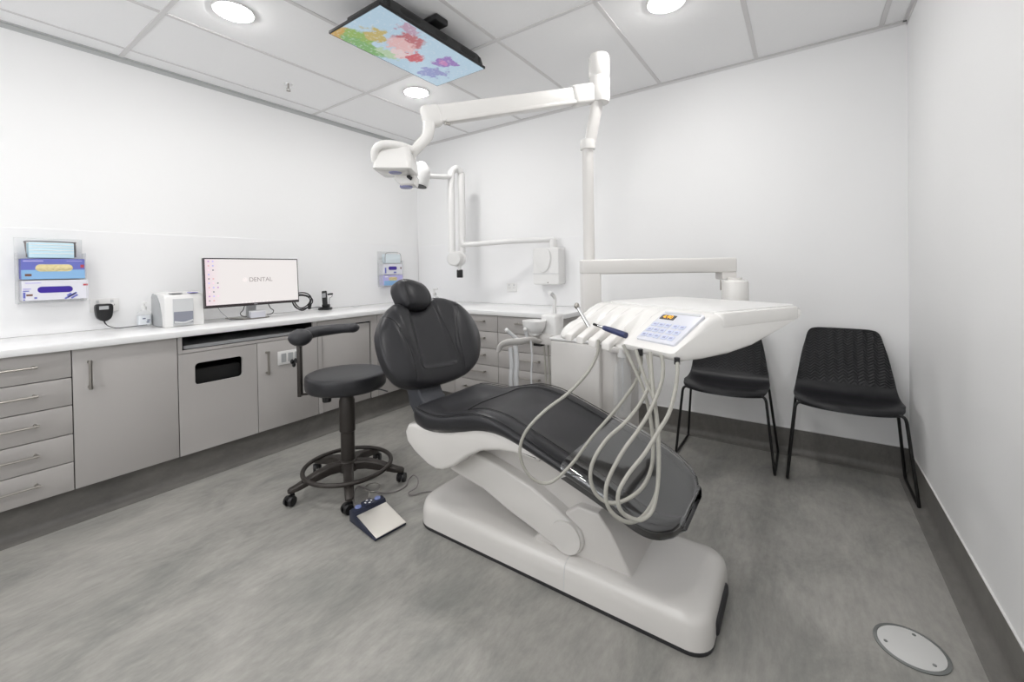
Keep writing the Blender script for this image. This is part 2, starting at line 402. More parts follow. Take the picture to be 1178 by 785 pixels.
bm = N(); box(bm, XC, XC+.008, -1.742, -1.585, .562, .652, .003, 2)
sp = obj('switch_plate', bm, M['whitemat'], d); sp.location = (0, 0, 0)
for k in range(3):
    bm = N(); box(bm, XC+.008, XC+.011, -1.722+k*.045, -1.690+k*.045, .578, .636, .001, 1); q = obj('switch_panel', bm, M['greyp'], t)

# framed cabinet with a recessed panel door
t = thing('framed_cabinet', 'grey cabinet with wide inset panel door behind the stool', 'cabinet', (.28, -1.2, 0))
y0, y1 = -1.463, -.953
body(y0, y1, t)
bm = N(); x0, x1 = XC-.018, XC
box(bm, x0, x1, y0+G, -1.43, ZB+G, ZT-G, .001, 1); box(bm, x0, x1, -1.012, y1-G, ZB+G, ZT-G, .001, 1); box(bm, x0, x1, -1.43, -1.012, .775, ZT-G, .001, 1); 
obj('frame', bm, M['laminate'], t)
obj('door', face(XC-.008, -1.427, -1.02, ZB, .766, .012), M['laminate'], t)
t = thing('corner_cabinet', 'grey corner cabinet with plain doors behind the dental chair backrest', 'cabinet', (.28, -.5, 0))
bm = N(); box(bm, .02, XC-.02, y1+.001, -.02, ZB+.001, ZT-.001); box(bm, XC-.02, 1.025, YB+.02, -.02, ZB+.001, ZT-.001); obj('body', bm, M['carcass'], t, smooth=False)
obj('door', face(XC, y1, YB-.002, ZB, ZT), M['laminate'], t)
obj('door', facey(YB, XC+.002, 1.025, ZB, ZT), M['laminate'], t)
# two stacks of drawers under the back wall
dzb = [ZT, .692, .562, .430, .300, ZB]
for (xa, xb, lab) in ((1.025, 1.475, 'grey five-drawer cabinet on the back wall seen beside the backrest'), (1.475, 2.005, 'grey five-drawer cabinet on the back wall behind the suction arm')):
    t = thing('drawer_cabinet', lab, 'cabinet', ((xa+xb)/2, -.3, 0))
    bm = N(); box(bm, xa+.001, xb-.001, YB+.02, -.02, ZB+.001, ZT-.001); obj('body', bm, M['carcass'], t, smooth=False)
    for k in range(5):
        d = obj('drawer', facey(YB, xa, xb, dzb[k+1], dzb[k]), M['laminate'], t); zc = (dzb[k]+dzb[k+1])/2+.015
        xm = (xa+xb)/2
        h = hbar('handle', d, (xm-.10 if xa < 1.2 else xm-.08, YB, zc), (xm+.10 if xa < 1.2 else xm+.10, YB, zc), (0, -1, 0)); h.location = (0, 0, 0)
bm = N(); box(bm, 2.0055, 2.016, YB, -.02, ZB+.001, ZT-.002, .001, 1); obj('end_panel', bm, M['laminate'], t)
# worktop, one continuous L
bm = N()
P = [(.008, YF+.01), (XC+.022, YF+.01), (XC+.022, YB-.022), (2.035, YB-.022), (2.035, -.008), (.008, -.008)]
prism(bm, P, lambda p, s: V((p[0], p[1], s)), ZT+.001, .857, .004, 2)
wt = tag(obj('worktop', bm, M['worktop']), 'long white L-shaped stone worktop on top of the grey cabinets', 'worktop')
# cable grommet in worktop
t = thing('cable_grommet', 'small grey oval cable cap set in the worktop right of the phone', 'grommet', (.2, -.72, .857))
c = at(410, 353, 3.6); k = (.8575-CP.z)/(c-CP).z; c = CP+(c-CP)*k
t.location = c; t['_o'] = tuple(c)
bm = N(); lathe(bm, [(.034, 0), (.034, .002), (.03, .004), (.022, .004)], c); obj('rim', bm, M['greyp'], t)
bm = N(); lathe(bm, [(.021, .001), (.021, .003), (.018, .0045)], c); obj('cap', bm, M['lgrey'], t)

# ------------------------------------------------------------------ lights (ceiling downlights)
EM = mat('downlight_glow', (1, 1, 1), .5, emit=(1., .985, .965), estr=GLOW)
spots = [(1.044, -2.161, 'round ceiling downlight above the left worktop, left of the screen'), (1.048, -.954, 'round ceiling downlight just beyond the ceiling screen'),
         (2.834, -.945, 'round ceiling downlight at the top edge right of the lamp arm'), (2.834, -2.72, 'added unseen ceiling downlight overhead beyond the frame'),
         (1.044, -3.4, 'added unseen ceiling downlight over the near left corner'), (2.834, -3.92, 'added unseen ceiling downlight behind the viewer')]  # last three are unseen and assumed, placed for the light they add
for x, y, lab in spots:
    t = thing('downlight', lab, 'ceiling light', (x, y, H), 'round ceiling downlights')
    bm = N(); lathe(bm, [(.098, -.001), (.098, -.004), (.088, -.007), (.082, -.003), (.082, -.001)], (x, y, H)); obj('rim', bm, M['whitemat'], t)
    bm = N(); lathe(bm, [(.001, -.024), (.03, -.022), (.055, -.016), (.072, -.009), (.081, -.003), (.081, -.002), (.001, -.002)], (x, y, H)); obj('diffuser', bm, EM, t)
# sprinkler head
t = thing('sprinkler', 'small chrome fire sprinkler head in the left ceiling tile', 'sprinkler', (.435, -1.577, H))
bm = N(); lathe(bm, [(.028, -.0005), (.027, -.004), (.012, -.006)], (.435, -1.577, H)); obj('rose', bm, M['chrome'], t)
bm = N(); c = V((.435, -1.577, H)); tube(bm, [c+V((0, 0, -.005)), c+V((0, 0, -.03))], .006, 10)
tube(bm, [c+V((0, -.004, -.028)), c+V((0, -.013, -.036)), c+V((0, -.004, -.046))], .0022, 6, 4); tube(bm, [c+V((0, .004, -.028)), c+V((0, .013, -.036)), c+V((0, .004, -.046))], .0022, 6, 4)
lathe(bm, [(.002, -.045), (.014, -.046), (.014, -.048), (.002, -.049)], c); obj('nozzle', bm, M['steel'], t)

# ------------------------------------------------------------------ ceiling screen
TX0, TX1, TY0, TY1, TZ = 1.434, 1.836, -1.892, -1.130, 2.37
def screen_mat():
    m = bpy.data.materials.new('ceiling_screen_picture'); m.use_nodes = True; nt = m.node_tree; b = nt.nodes['Principled BSDF']
    tc = nt.nodes.new('ShaderNodeTexCoord'); nz = nt.nodes.new('ShaderNodeTexNoise'); nz.inputs['Scale'].default_value = 24; nz.inputs['Detail'].default_value = 4
    nt.links.new(tc.outputs['Object'], nz.inputs['Vector'])
    def vm(op, a, c):
        n = nt.nodes.new('ShaderNodeVectorMath'); n.operation = op
        for i, q in enumerate((a, c)):
            if isinstance(q, (tuple, list)): n.inputs[i].default_value = q
            elif q is not None: nt.links.new(q, n.inputs[i])
        return n
    w = vm('SUBTRACT', nz.outputs['Color'], (.5, .5, .5)); sc = nt.nodes.new('ShaderNodeVectorMath'); sc.operation = 'SCALE'; sc.inputs['Scale'].default_value = .13; nt.links.new(w.outputs[0], sc.inputs[0])
    pos = vm('ADD', tc.outputs['Object'], sc.outputs[0])
    col = None
    base = nt.nodes.new('ShaderNodeRGB'); base.outputs[0].default_value = (.50, .68, .82, 1); col = base.outputs[0]
    # blobs (x, y, sx, sy, colour): the picture shows soft coloured clouds from yellow through red to violet
    blobs0 = [(.10, .05, .20, .10, (.62, .38, .08)), (.22, .16, .22, .11, (.30, .48, .10)), (.10, .24, .13, .20, (.20, .44, .13)), (.44, .19, .16, .09, (.58, .46, .14)), (.20, .40, .12, .10, (.50, .66, .42)),
              (.66, .38, .22, .11, (.52, .14, .16)), (.50, .38, .16, .12, (.82, .50, .50)), (.36, .46, .13, .09, (.84, .66, .66)), (.40, .55, .16, .07, (.60, .07, .10)), (.88, .28, .10, .09, (.52, .34, .46)),
              (.66, .74, .17, .09, (.32, .18, .52)), (.64, .74, .07, .04, (.60, .22, .50)), (.26, .78, .17, .10, (.28, .32, .62)), (.38, .84, .10, .08, (.30, .32, .60))]
    blobs = [(TX0+a*(TX1-TX0), TY0+b_*(TY1-TY0), c_*.42, d_*.80, e_) for a, b_, c_, d_, e_ in blobs0]
    for x, y, sx, sy, c in blobs:
        d = vm('SUBTRACT', pos.outputs[0], (x, y, 2.2)); q = vm('MULTIPLY', d.outputs[0], (1/sx, 1/sy, 0)); ln = nt.nodes.new('ShaderNodeVectorMath'); ln.operation = 'LENGTH'; nt.links.new(q.outputs[0], ln.inputs[0])
        r = nt.nodes.new('ShaderNodeMapRange'); r.interpolation_type = 'SMOOTHSTEP'; r.inputs['From Min'].default_value = 1.0; r.inputs['From Max'].default_value = .72; nt.links.new(ln.outputs['Value'], r.inputs['Value'])
        mx = nt.nodes.new('ShaderNodeMix'); mx.data_type = 'RGBA'; nt.links.new(r.outputs['Result'], mx.inputs['Factor']); nt.links.new(col, mx.inputs['A']); mx.inputs['B'].default_value = (*c, 1); col = mx.outputs['Result']
    v2 = nt.nodes.new('ShaderNodeTexNoise'); v2.inputs['Scale'].default_value = 60; v2.inputs['Detail'].default_value = 3; nt.links.new(tc.outputs['Object'], v2.inputs['Vector'])
    r = nt.nodes.new('ShaderNodeMapRange'); r.inputs['From Min'].default_value = .55; r.inputs['From Max'].default_value = .7; r.inputs['To Max'].default_value = .45; nt.links.new(v2.outputs['Fac'], r.inputs['Value'])
    mx = nt.nodes.new('ShaderNodeMix'); mx.data_type = 'RGBA'; nt.links.new(r.outputs['Result'], mx.inputs['Factor']); nt.links.new(col, mx.inputs['A']); mx.inputs['B'].default_value = (.8, .84, .9, 1); col = mx.outputs['Result']
    b.inputs['Base Color'].default_value = (.02, .02, .02, 1); b.inputs['Roughness'].default_value = .25
    nt.links.new(col, b.inputs['Emission Color']); b.inputs['Emission Strength'].default_value = .68
    return m
def tvm(p): return p
t = thing('ceiling_screen', 'black flat screen hung face down below the ceiling showing coloured clouds', 'screen', (1.83, -1.68, H))
bm = N(); prism(bm, rrect(TX0, TX1, TY0, TY1, .006), lambda p, s: V((p[0], p[1], s)), TZ, TZ+.014, .002, 1); obj('bezel', bm, M['black'], t)
bm = N(); box(bm, TX0+.007, TX1-.007, TY0+.007, TY1-.007, TZ-.0012, TZ+.002); obj('display', bm, screen_mat(), t, smooth=False)
bm = N()
prof = [(TY0+.02, TZ+.013), (TY1-.015, TZ+.013), (TY1-.035, TZ+.05), (TY1-.07, TZ+.062), (TY0+.05, TZ+.062), (TY0+.025, TZ+.048)]
prism(bm, prof, lambda p, s: V((s, p[0], p[1])), TX0+.12, TX1-.004, .006, 2); obj('back_housing', bm, mat('charcoal_housing', (.032, .032, .033), .5, bump=.3, bscale=300), t)
for k, (ya, yb) in enumerate(((TY0+.12, TY0+.25), (TY0+.35, TY0+.44), (TY0+.55, TY0+.67))):
    bm = N(); prism(bm, rrect(ya, yb, TZ+.022, TZ+.050, .013), lambda p, s: V((s, *p)), TX1-.006, TX1-.002, .001, 1); obj('speaker_grille', bm, M['black'], t)
for ya in (TY0+.045, TY1-.062):
    bm = N(); box(bm, TX1-.006, TX1-.001, ya, ya+.018, TZ+.016, TZ+.050, .003, 2); obj('vent_slot', bm, M['carcass'], t)
bm = N(); box(bm, 1.56, 1.72, -1.62, -1.40, TZ+.06, H-.012, .004, 2); box(bm, 1.50, 1.86, -1.56, -1.47, H-.035, H-.001, .010, 3); obj('mount', bm, M['black'], t)

# ------------------------------------------------------------------ dental chair
YC = -1.60
ch = thing('dental_chair', 'black upholstered dental chair on a glossy white base in mid room', 'dental chair', (2.5, YC, 0))
# base
def base_ring(ins, z, xl=1.895, xr=3.155, ya=-1.80, yb=-1.385, rl=.10, rr=.07):
    x0, x1, y0, y1 = xl+ins, xr-ins, ya+ins, yb-ins; out = []
    for cx, cy, a0, r in ((x1-rr, y1-rr, 0, rr), (x0+rl, y1-rl, 90, rl), (x0+rl, y0+rl, 180, rl), (x1-rr, y0+rr, 270, rr)):
        for k in range(9):
            a = math.radians(a0+90*k/8); out.append(V((cx+r*math.cos(a), cy+r*math.sin(a), z(cx+r*math.cos(a)) if callable(z) else z)))
    return out
bm = N(); loft(bm, [base_ring(.002, 0.001), base_ring(.000, .006), base_ring(0, .016)]); obj('skirt', bm, M['rubber'], ch)
bm = N()
zt = lambda dzv: (lambda x: .118+.016*max(0, min(1, (2.1-x)/.2))*0 + dzv)
loft(bm, [base_ring(.000, .016), base_ring(.001, .06), base_ring(.004, .085), base_ring(.010, .104), base_ring(.022, .114), base_ring(.04, .118), base_ring(.07, .119)])
obj('base_cover', bm, M['white'], ch, angle=60)
bm = N(); box(bm, 3.13, 3.163, -1.70, -1.49, .012, .062, .012, 3); obj('end_bumper', bm, M['rubber'], ch)
bm = N(); tube(bm, [(2.675, -1.7995, .018), (2.675, -1.7992, .062), (2.675, -1.796, .088), (2.675, -1.788, .108), (2.675, -1.77, .1165), (2.675, -1.745, .119)], .0012, 6); obj('cover_seam', bm, M['lgrey'], ch)
# pedestal wedge
bm = N()
pw = [(2.50, .110), (2.56, .17), (2.62, .24), (2.70, .30), (2.78, .30), (2.83, .24), (2.905, .112)]
prism(bm, pw, lambda p, s: V((p[0], s, p[1])), -1.735, -1.45, .010, 3); obj('pedestal', bm, M['white2'], ch)
# lifting arm
bm = N()
low = [(2.06, .31), (2.085, .279), (2.172, .262), (2.272, .245), (2.40, .195), (2.52, .158), (2.60, .13)]
arc = [(2.66+.068*math.cos(math.radians(a)), .182+.068*math.sin(math.radians(a))) for a in range(-110, 50, 16)]
top = [(2.627, .273), (2.512, .325), (2.379, .360), (2.285, .380), (2.19, .39), (2.10, .38)]
prism(bm, low+arc+top, lambda p, s: V((p[0], s, p[1])), -1.752, -1.47, .012, 3); obj('lift_arm', bm, M['white'], ch, angle=35)
bm = N(); cyl(bm, (2.66, -1.758, .182), (2.66, -1.74, .182), .06, .062, 40); obj('pivot_cap', bm, M['white'], ch)
bm = N()
inn = [(2.15, .38), (2.30, .37), (2.45, .33), (2.60, .27), (2.70, .19), (2.725, .185), (2.79, .31), (2.84, .40), (2.70, .46), (2.50, .515), (2.25, .48)]
prism(bm, inn, lambda p, s: V((p[0], s, p[1])), -1.70, -1.50, .010, 3); obj('arm_cover', bm, M['white2'], ch, angle=35)
# white shell beneath the seat
bm = N()
sh = [(1.915, .480), (1.893, .445), (1.905, .40), (1.956, .362), (2.037, .326), (2.085, .318), (2.127, .325), (2.192, .357), (2.265, .415), (2.334, .455), (2.421, .478), (2.503, .485), (2.60, .478), (2.62, .50), (2.50, .535), (2.38, .550), (2.27, .535), (2.19, .505), (2.08, .484), (1.96, .488)]
prism(bm, sh, lambda p, s: V((p[0], s, p[1])), -1.845, -1.355, .016, 4); obj('seat_shell', bm, M['white'], ch, angle=60)
# seat cushion
ST = [  # x, top z, bottom z, half width
 (1.905, .520, .508, .17), (1.925, .550, .488, .21), (1.955, .562, .482, .238), (2.00, .563, .479, .252), (2.06, .560, .480, .260), (2.14, .564, .490, .262), (2.24, .589, .514, .262), (2.32, .606, .536, .262), (2.384, .606, .544, .262), (2.45, .596, .541, .262),
 (2.51, .577, .527, .262), (2.58, .553, .506, .262), (2.68, .517, .474, .262), (2.80, .478, .433, .262), (2.89, .440, .400, .262), (2.95, .411, .374, .260), (2.99, .392, .357, .245), (3.02, .379, .346, .215), (3.045, .367, .338, .170), (3.056, .360, .336, .130)]
def resample(ST, n):
    P = smoothpts([V((a, b, c)) for a, b, c, _ in ST], n); Q = smoothpts([V((d, 0, 0)) for *_, d in ST], n)
    return [(p.x, p.y, p.z, q.x) for p, q in zip(P, Q)]
STS = resample(ST, 5)
def seat_top(x, w):   # height of upper surface at x, w=lateral fraction -1..1
    S = STS
    for a, b in zip(S, S[1:]):
        if a[0] <= x <= b[0]:
            k = (x-a[0])/max(1e-9, b[0]-a[0]); zt_ = a[1]+(b[1]-a[1])*k; hw = a[3]+(b[3]-a[3])*k; break
    else: zt_, hw = S[-1][1], S[-1][3]
    dish = .014*max(0, 1-(abs(w)/.72)**6) * max(0, min(1, (x-1.92)/.15))
    return zt_ - dish, hw
bm = N(); rings = []
for x, zt_, zb_, hw in STS:
    ring = []; th = zt_-zb_; NW = 24
    for k in range(NW+1):
        w = -1+2*k/NW; z, _ = seat_top(x, w); e = 1-abs(w); z -= .010*max(0, 1-e/.05)**2
        ring.append(V((x, YC+w*(hw-.004), z)))
    for k in range(1, 6):
        f = k/6; ring.append(V((x+.0*f, YC+hw+.006*math.sin(f*PI)-.010*f, zt_-.010-(th-.012)*f)))
    for k in range(9): w = 1-2*k/8; ring.append(V((x, YC+w*(hw-.014), zb_)))
    for k in range(1, 6):
        f = 1-k/6; ring.append(V((x, YC-hw-.006*math.sin(f*PI)+.010*f, zt_-.010-(th-.012)*f)))
    rings.append(ring)
loft(bm, rings); obj('seat_cushion', bm, M['leather'], ch, angle=50)
def onseat(x, w, up=.0015):
    z, hw = seat_top(x, w); return V((x, YC+w*(hw-.004), z+up))
xs = [1.95+(3.045-1.95)*k/60 for k in range(61)]
for s in (-1, 1):
    bm = N(); tube(bm, [onseat(x, s*.985, -.001) for x in xs], .0022, 6); obj('piping', bm, M['seam'], ch)
bm = N(); pth = [onseat(x, -.72) for x in [3.0-(3.0-2.25)*k/40 for k in range(41)]]+[onseat(2.25-.10*math.sin(k*PI/12), -.72*math.cos(k*PI/12)) for k in range(1, 12)]+[onseat(2.25+(3.0-2.25)*k/40, .72) for k in range(41)]
tube(bm, pth, .0018, 6); obj('stitching', bm, M['seam'], ch)
# clear plastic foot cover
bm = N(); rings = []
for x, zt_, zb_, hw in [s for s in STS if s[0] > 2.70]:
    hw2 = hw+.012; ring = []
    for k in range(25):
        w = -1+2*k/24; z, _ = seat_top(x, w); ring.append(V((x+.006, YC+w*hw2, zt_+.010-.014*max(0, (abs(w)-.9)/.1)**2)))
    for k in range(1, 5): ring.append(V((x+.006, YC+hw2+.001, zt_-.01-(zt_-zb_+.0)*k/4)))
    for k in range(1, 13): ring.append(V((x+.006, YC+hw2*(1-2*k/13), zb_-.012)))
    for k in range(1, 5): ring.append(V((x+.006, YC-hw2-.001, zt_-.01-(zt_-zb_)*(1-k/5))))
    rings.append(ring)
last = rings[-1]; c = sum(last, V())/len(last)
rings.append([c+(p-c)*.9+V((.012, 0, 0)) for p in last])
loft(bm, rings, cap=False); fc = obj('foot_cover', bm, M['film'], ch, angle=60); fc['label'] = 'clear plastic foot cover'

# backrest, in its own tilted plane
thb = .50; u0_ = V((-math.sin(thb), 0, math.cos(thb))); nb = V((u0_.z, 0, -u0_.x)); OB = V((1.872, -1.588, .572)); l0_ = V((0, 1, 0)); rb_ = -.10
lat = math.cos(rb_)*l0_+math.sin(rb_)*u0_; upb = -math.sin(rb_)*l0_+math.cos(rb_)*u0_
def BR(w, h, d): return OB+lat*w+upb*h+nb*d
outl = [V((a, b, 0)) for a, b in [(-.035, .020), (.085, .028), (.20, .052), (.300, .105), (.372, .190), (.405, .285), (.385, .385), (.315, .460), (.23, .500), (.155, .512), (.10, .500), (.05, .462), (0, .436), (-.06, .430), (-.108, .440), (-.152, .464), (-.195, .440), (-.245, .392), (-.292, .313), (-.304, .225), (-.291, .130), (-.255, .066), (-.205, .034), (-.135, .020)]]
OUT = smoothpts(outl, 4, True); CB = V((.045, .245, 0))
ang = [(math.atan2(p.y-CB.y, p.x-CB.x), (p-CB).length) for p in OUT]
ang.sort()
def rad(a):
    n_ = len(ang)
    for i_ in range(n_):
        a0_, r0_ = ang[i_]; a1_, r1_ = ang[(i_+1) % n_]; da = (a1_-a0_) % (2*PI); dd = (a-a0_) % (2*PI)
        if dd <= da: return r0_+(r1_-r0_)*(dd/da if da else 0)
    return ang[0][1]
def sstep(x): x = max(0, min(1, x)); return x*x*(3-2*x)
def panelmask(w, h):
    c_ = .004-.02*(.5-h)*0; hw = .128-.018*max(0, min(1, (h-.1)/.35)); m_ = sstep((hw-abs(w-c_))/.022)*sstep((h-.100)/.022)
    return m_
def bfront(w, h):
    p = V((w, h, 0))-CB; s = min(1, p.length/max(.01, rad(math.atan2(p.y, p.x)))); env = math.sqrt(max(0, 1-s**6))
    side = w-.045; bol = .026*math.exp(-((abs(side)-.235)/.075)**2)*env; groove = -.010*math.exp(-((abs(w-.0)-.165-.06*max(0, (h-.2)/.25))/.012)**2)*env
    return .016+.034*env+bol+groove-.012*panelmask(w, h)
def cushion_mesh(bm, OUT, CB, front, place, back=-.045, NR=16):
    rings = []
    for s, d in ((.80, back), (.93, back+.006), (.985, back+.018), (1.0, back+.032), (1.0, .0), (.998, .010)):
        rings.append([place(*(CB+(p-CB)*s).xy, d) for p in OUT])
    for k in range(1, NR):
        s = 1-(k/NR)**1.7
        rings.append([place((CB+(p-CB)*s).x, (CB+(p-CB)*s).y, front(*(CB+(p-CB)*s).xy)) for p in OUT])
    R = [[bm.verts.new(p) for p in r] for r in rings]; n = len(R[0])
    for A, B in zip(R, R[1:]):
        for k in range(n): bm.faces.new((A[k], A[(k+1) % n], B[(k+1) % n], B[k]))
    bm.faces.new(R[0][::-1]); c = bm.verts.new(place(CB.x, CB.y, front(CB.x, CB.y)))
    for k in range(n): bm.faces.new((R[-1][k], R[-1][(k+1) % n], c))
bm = N(); cushion_mesh(bm, OUT, CB, bfront, BR, NR=44); br = obj('backrest', bm, M['leather'], ch, angle=60)
def seampath(pts, name='stitching', r=.0018, par=br):
    bm = N(); P = smoothpts([V((a, b, 0)) for a, b in pts], 8); tube(bm, [BR(p.x, p.y, bfront(p.x, p.y)+.0004) for p in P], r, 6); o = obj(name, bm, M['seam'], par); o.location = (0, 0, 0)
seampath([(-.110, .43), (-.118, .33), (-.124, .22), (-.130, .14), (-.122, .108), (-.095, .097), (0, .096), (.100, .102), (.130, .120), (.138, .150), (.132, .22), (.118, .33), (.092, .46)])
seampath([(-.245, .395), (-.212, .345), (-.183, .245), (-.172, .14), (-.178, .05)]); seampath([(.262, .455), (.215, .36), (.188, .24), (.180, .14), (.175, .075)])
bm = N(); tube(bm, [BR((CB+(p-CB)*.992).x, (CB+(p-CB)*.992).y, .017) for p in OUT], .003, 6, closed=True); o = obj('piping', bm, M['seam'], br); o.location = (0, 0, 0)
# headrest
ho = smoothpts([V((a, b, 0)) for a, b in [(-.100, .432), (-.040, .426), (.026, .432), (.062, .455), (.075, .495), (.063, .541), (.028, .576), (-.032, .598), (-.086, .600), (-.124, .584), (-.138, .545), (-.132, .490), (-.118, .452)]], 5, True); HC = V((-.035, .505, 0))
hang = sorted((math.atan2(p.y-HC.y, p.x-HC.x), (p-HC).length) for p in ho)
def hfront(w, h):
    p = V((w, h, 0))-HC; a = math.atan2(p.y, p.x); r_ = min(hang, key=lambda q: abs((q[0]-a+PI) % (2*PI)-PI))[1]
    s = min(1, p.length/r_); return .014+.052*math.sqrt(max(0, 1-s**3))
def HRp(w, h, d): return BR(w, h, d+.028)
bm = N(); cushion_mesh(bm, ho, HC, hfront, HRp, back=-.05, NR=16); hr = obj('headrest', bm, M['leather'], ch, angle=60)
for pts_ in ([(-.092, .422), (-.104, .47), (-.105, .54), (-.088, .594)], [(.020, .428), (.036, .47), (.036, .53), (.014, .58)]):
    bm = N(); P = smoothpts([V((a, b, 0)) for a, b in pts_], 8)
    tube(bm, [HRp(p.x, p.y, hfront(p.x, p.y)) for p in P], .0018, 6); o = obj('stitching', bm, M['seam'], hr); o.location = (0, 0, 0)
bm = N(); box(bm, -.03, .03, -.05, .05, -.10, .05, .006, 2, Matrix.Translation(BR(0, .43, -.02)) @ Matrix.Rotation(-.50, 4, 'Y') @ Matrix.Diagonal((.5, 1, 1, 1))); obj('headrest_bar', bm, M['rubber'], ch)
# post
bm = N()
prism(bm, [(1.745, .66), (1.755, .60), (1.78, .51), (1.84, .43), (1.97, .43), (1.97, .50), (1.895, .528), (1.865, .56), (1.845, .60), (1.835, .66)], lambda p, s: V((p[0], s, p[1])), YC-.115, YC+.035, .010, 3)
obj('back_post', bm, mat('slate_upholstery', (.055, .058, .068), .45), ch)

# ------------------------------------------------------------------ dental unit (cabinet, bowl, suction arm)
un = thing('dental_unit', 'white dental unit cabinet with spittoon bowl and suction holder behind the chair', 'dental unit', (2.38, -.85, 0))
UX0, UX1, UY0, UY1, UZ = 2.222, 2.515, -1.082, -.72, .79
bm = N(); box(bm, UX0, UX1, UY0, UY1, 0, UZ-.016, .012, 3); obj('cabinet', bm, M['white'], un)
bm = N(); box(bm, UX1-.005, UX1+.085, UY0+.03, UY1, 0, UZ-.016, .010, 3); obj('side_pillar', bm, M['white2'], un)
bm = N(); box(bm, UX0-.003, UX1+.095, UY0-.004, UY1, UZ-.016, UZ, .006, 3); obj('top_cover', bm, M['whitemat'], un)
TC = at(634, 380, 2.46)
bm = N(); c = V((TC.x, TC.y, 0)); box(bm, c.x-.045, c.x+.055, c.y-.045, c.y+.06, .755, .905, .014, 3); obj('spittoon_tower', bm, M['whitemat'], un)
bm = N(); prism(bm, [(c.x-.10, .735), (c.x+.04, .735), (c.x+.04, .79), (c.x-.04, .80), (c.x-.085, .775)], lambda p, s: V((p[0], s, p[1])), c.y-.07, c.y+.04, .008, 2); obj('tower_bracket', bm, M['white2'], un)
bc = at(614.5, 375, 2.42)
bm = N(); lathe(bm, [(.018, -.055), (.030, -.05), (.032, -.038), (.052, -.026), (.064, .0), (.068, .028), (.0685, .032), (.063, .031), (.058, .012), (.03, -.012), (.004, -.016)], (bc.x, bc.y, bc.z-.002)); obj('spittoon_bowl', bm, M['whitemat'], un)
sp0 = at(638, 362, 2.5); 
bm = N(); tube(bm, [sp0, at(638, 350, 2.5), at(638, 343, 2.5), at(635, 338.5, 2.48), at(632.5, 337, 2.46)], .012, 12, 5, sc=(1, .8)); obj('cup_filler', bm, M['whitemat'], un)
# suction holder arm
bm = N()
hp = [at(573, 405, 2.38), at(576, 398, 2.38), at(584, 394, 2.38), at(598, 393, 2.38), at(610, 391, 2.39), at(621, 393, 2.42), at(630, 392, 2.45)]
tube(bm, hp, lambda s: .010+.010*math.sin(PI*min(1, s*1.1)), 12, 6, sc=(.7, 1.6)); obj('suction_holder', bm, M['white'], un)
for a, b_, r in (((596, 391), (583, 380), .010), ((607, 390), (604, 379), .009)):
    bm = N(); tube(bm, [at(*a, 2.38), at((a[0]+b_[0])/2, (a[1]+b_[1])/2, 2.37), at(*b_, 2.36)], r, 10, 4); q = obj('suction_tip', bm, M['lgrey'], un)
    bm = N(); ball(bm, at(*b_, 2.36), r*1.25, seg=12); o = obj('tip_end', bm, M['whitemat'], q); o.location = (0, 0, 0)
for px, w, py in ((587, .012, 400), (593, .014, 398), (610.5, .005, 392)):
    bm = N(); tube(bm, [at(px, py, 2.38), at(px+1.5, py+20, 2.38), at(px+1, 445, 2.38), at(px+8, 500, 2.38), at(px+25, 500, 2.4)], w, 10, 5); obj('suction_hose', bm, M['lgrey'], un)
for px in (627, 631.5):
    bm = N(); tube(bm, [at(px-1, 398, 2.44), at(px, 420, 2.44), at(px+1.5, 450, 2.42), at(px+2, 500, 2.42)], .006, 8, 5); obj('drain_hose', bm, M['hose'], un)
bm = N(); box(bm, c.x-.085, c.x-.03, c.y-.065, c.y-.02, .722, .737, .003, 2); obj('hose_clamp', bm, M['black'], un)

# water bottle
wb = at(716, 445, 2.10)
t = thing('water_bottle', 'clear plastic water bottle hanging beside the dental unit', 'bottle', (wb.x, wb.y, .43))
bm = N(); lathe(bm, [(.010, .0), (.036, .002), (.043, .014), (.040, .05), (.044, .09), (.044, .20), (.034, .25), (.018, .275), (.014, .30)], (wb.x, wb.y, .43)); obj('bottle_body', bm, M['clear'], t)
bm = N(); cyl(bm, (wb.x, wb.y, .725), (wb.x, wb.y, .765), .022, .022, 20); obj('bottle_cap', bm, M['whitemat'], t)
bm = N(); tube(bm, [(wb.x, wb.y, .72), (wb.x+.003, wb.y, .6), (wb.x-.004, wb.y, .45)], .003, 6, 4); obj('dip_tube', bm, M['lgrey'], t)
bm = N(); box(bm, UX1+.05, wb.x+.03, wb.y-.02, wb.y+.05, .745, .775, .006, 2); obj('bottle_bracket', bm, M['white2'], un)

# ------------------------------------------------------------------ instrument tray on its swing arm
PO = V((3.12, -1.96, 0)); tu = V((.8821, -.4711, 0)); tv = V((.4711, .8821, 0))
def TP(u, v, z): return PO+tu*u+tv*v+V((0, 0, z))
tr = thing('instrument_console', 'white instrument tray console with keypad on a swing arm over the chair foot', 'instrument tray', (2.44, -1.02, UZ))
UL, UR = -.628, -.036
prof0 = [(.030, .912), (.018, .920), (.016, .932), (.030, .942), (.06, .960), (.10, .983), (.145, 1.009), (.185, 1.026), (.215, 1.030), (.30, 1.031), (.42, 1.031), (.54, 1.031), (.60, 1.030), (.652, 1.026), (.658, 1.016), (.64, 1.004), (.60, .992), (.53, .968), (.45, .945), (.36, .922), (.25, .908), (.14, .904), (.06, .906)]
def scal(u):
    # five concave holders between u=-.60 and -.245
    a, b_ = -.588, -.238
    if u < a or u > b_: return 0
    k = (u-a)/(b_-a)*5; f = k-math.floor(k); g = max(0, min(1, (f-.06)/.12, (.94-f)/.12)); return g*g*(3-2*g)*(.75+.25*math.sin(PI*f))
bm = N(); rings = []; NU = 150
cv, cz = .33, .968
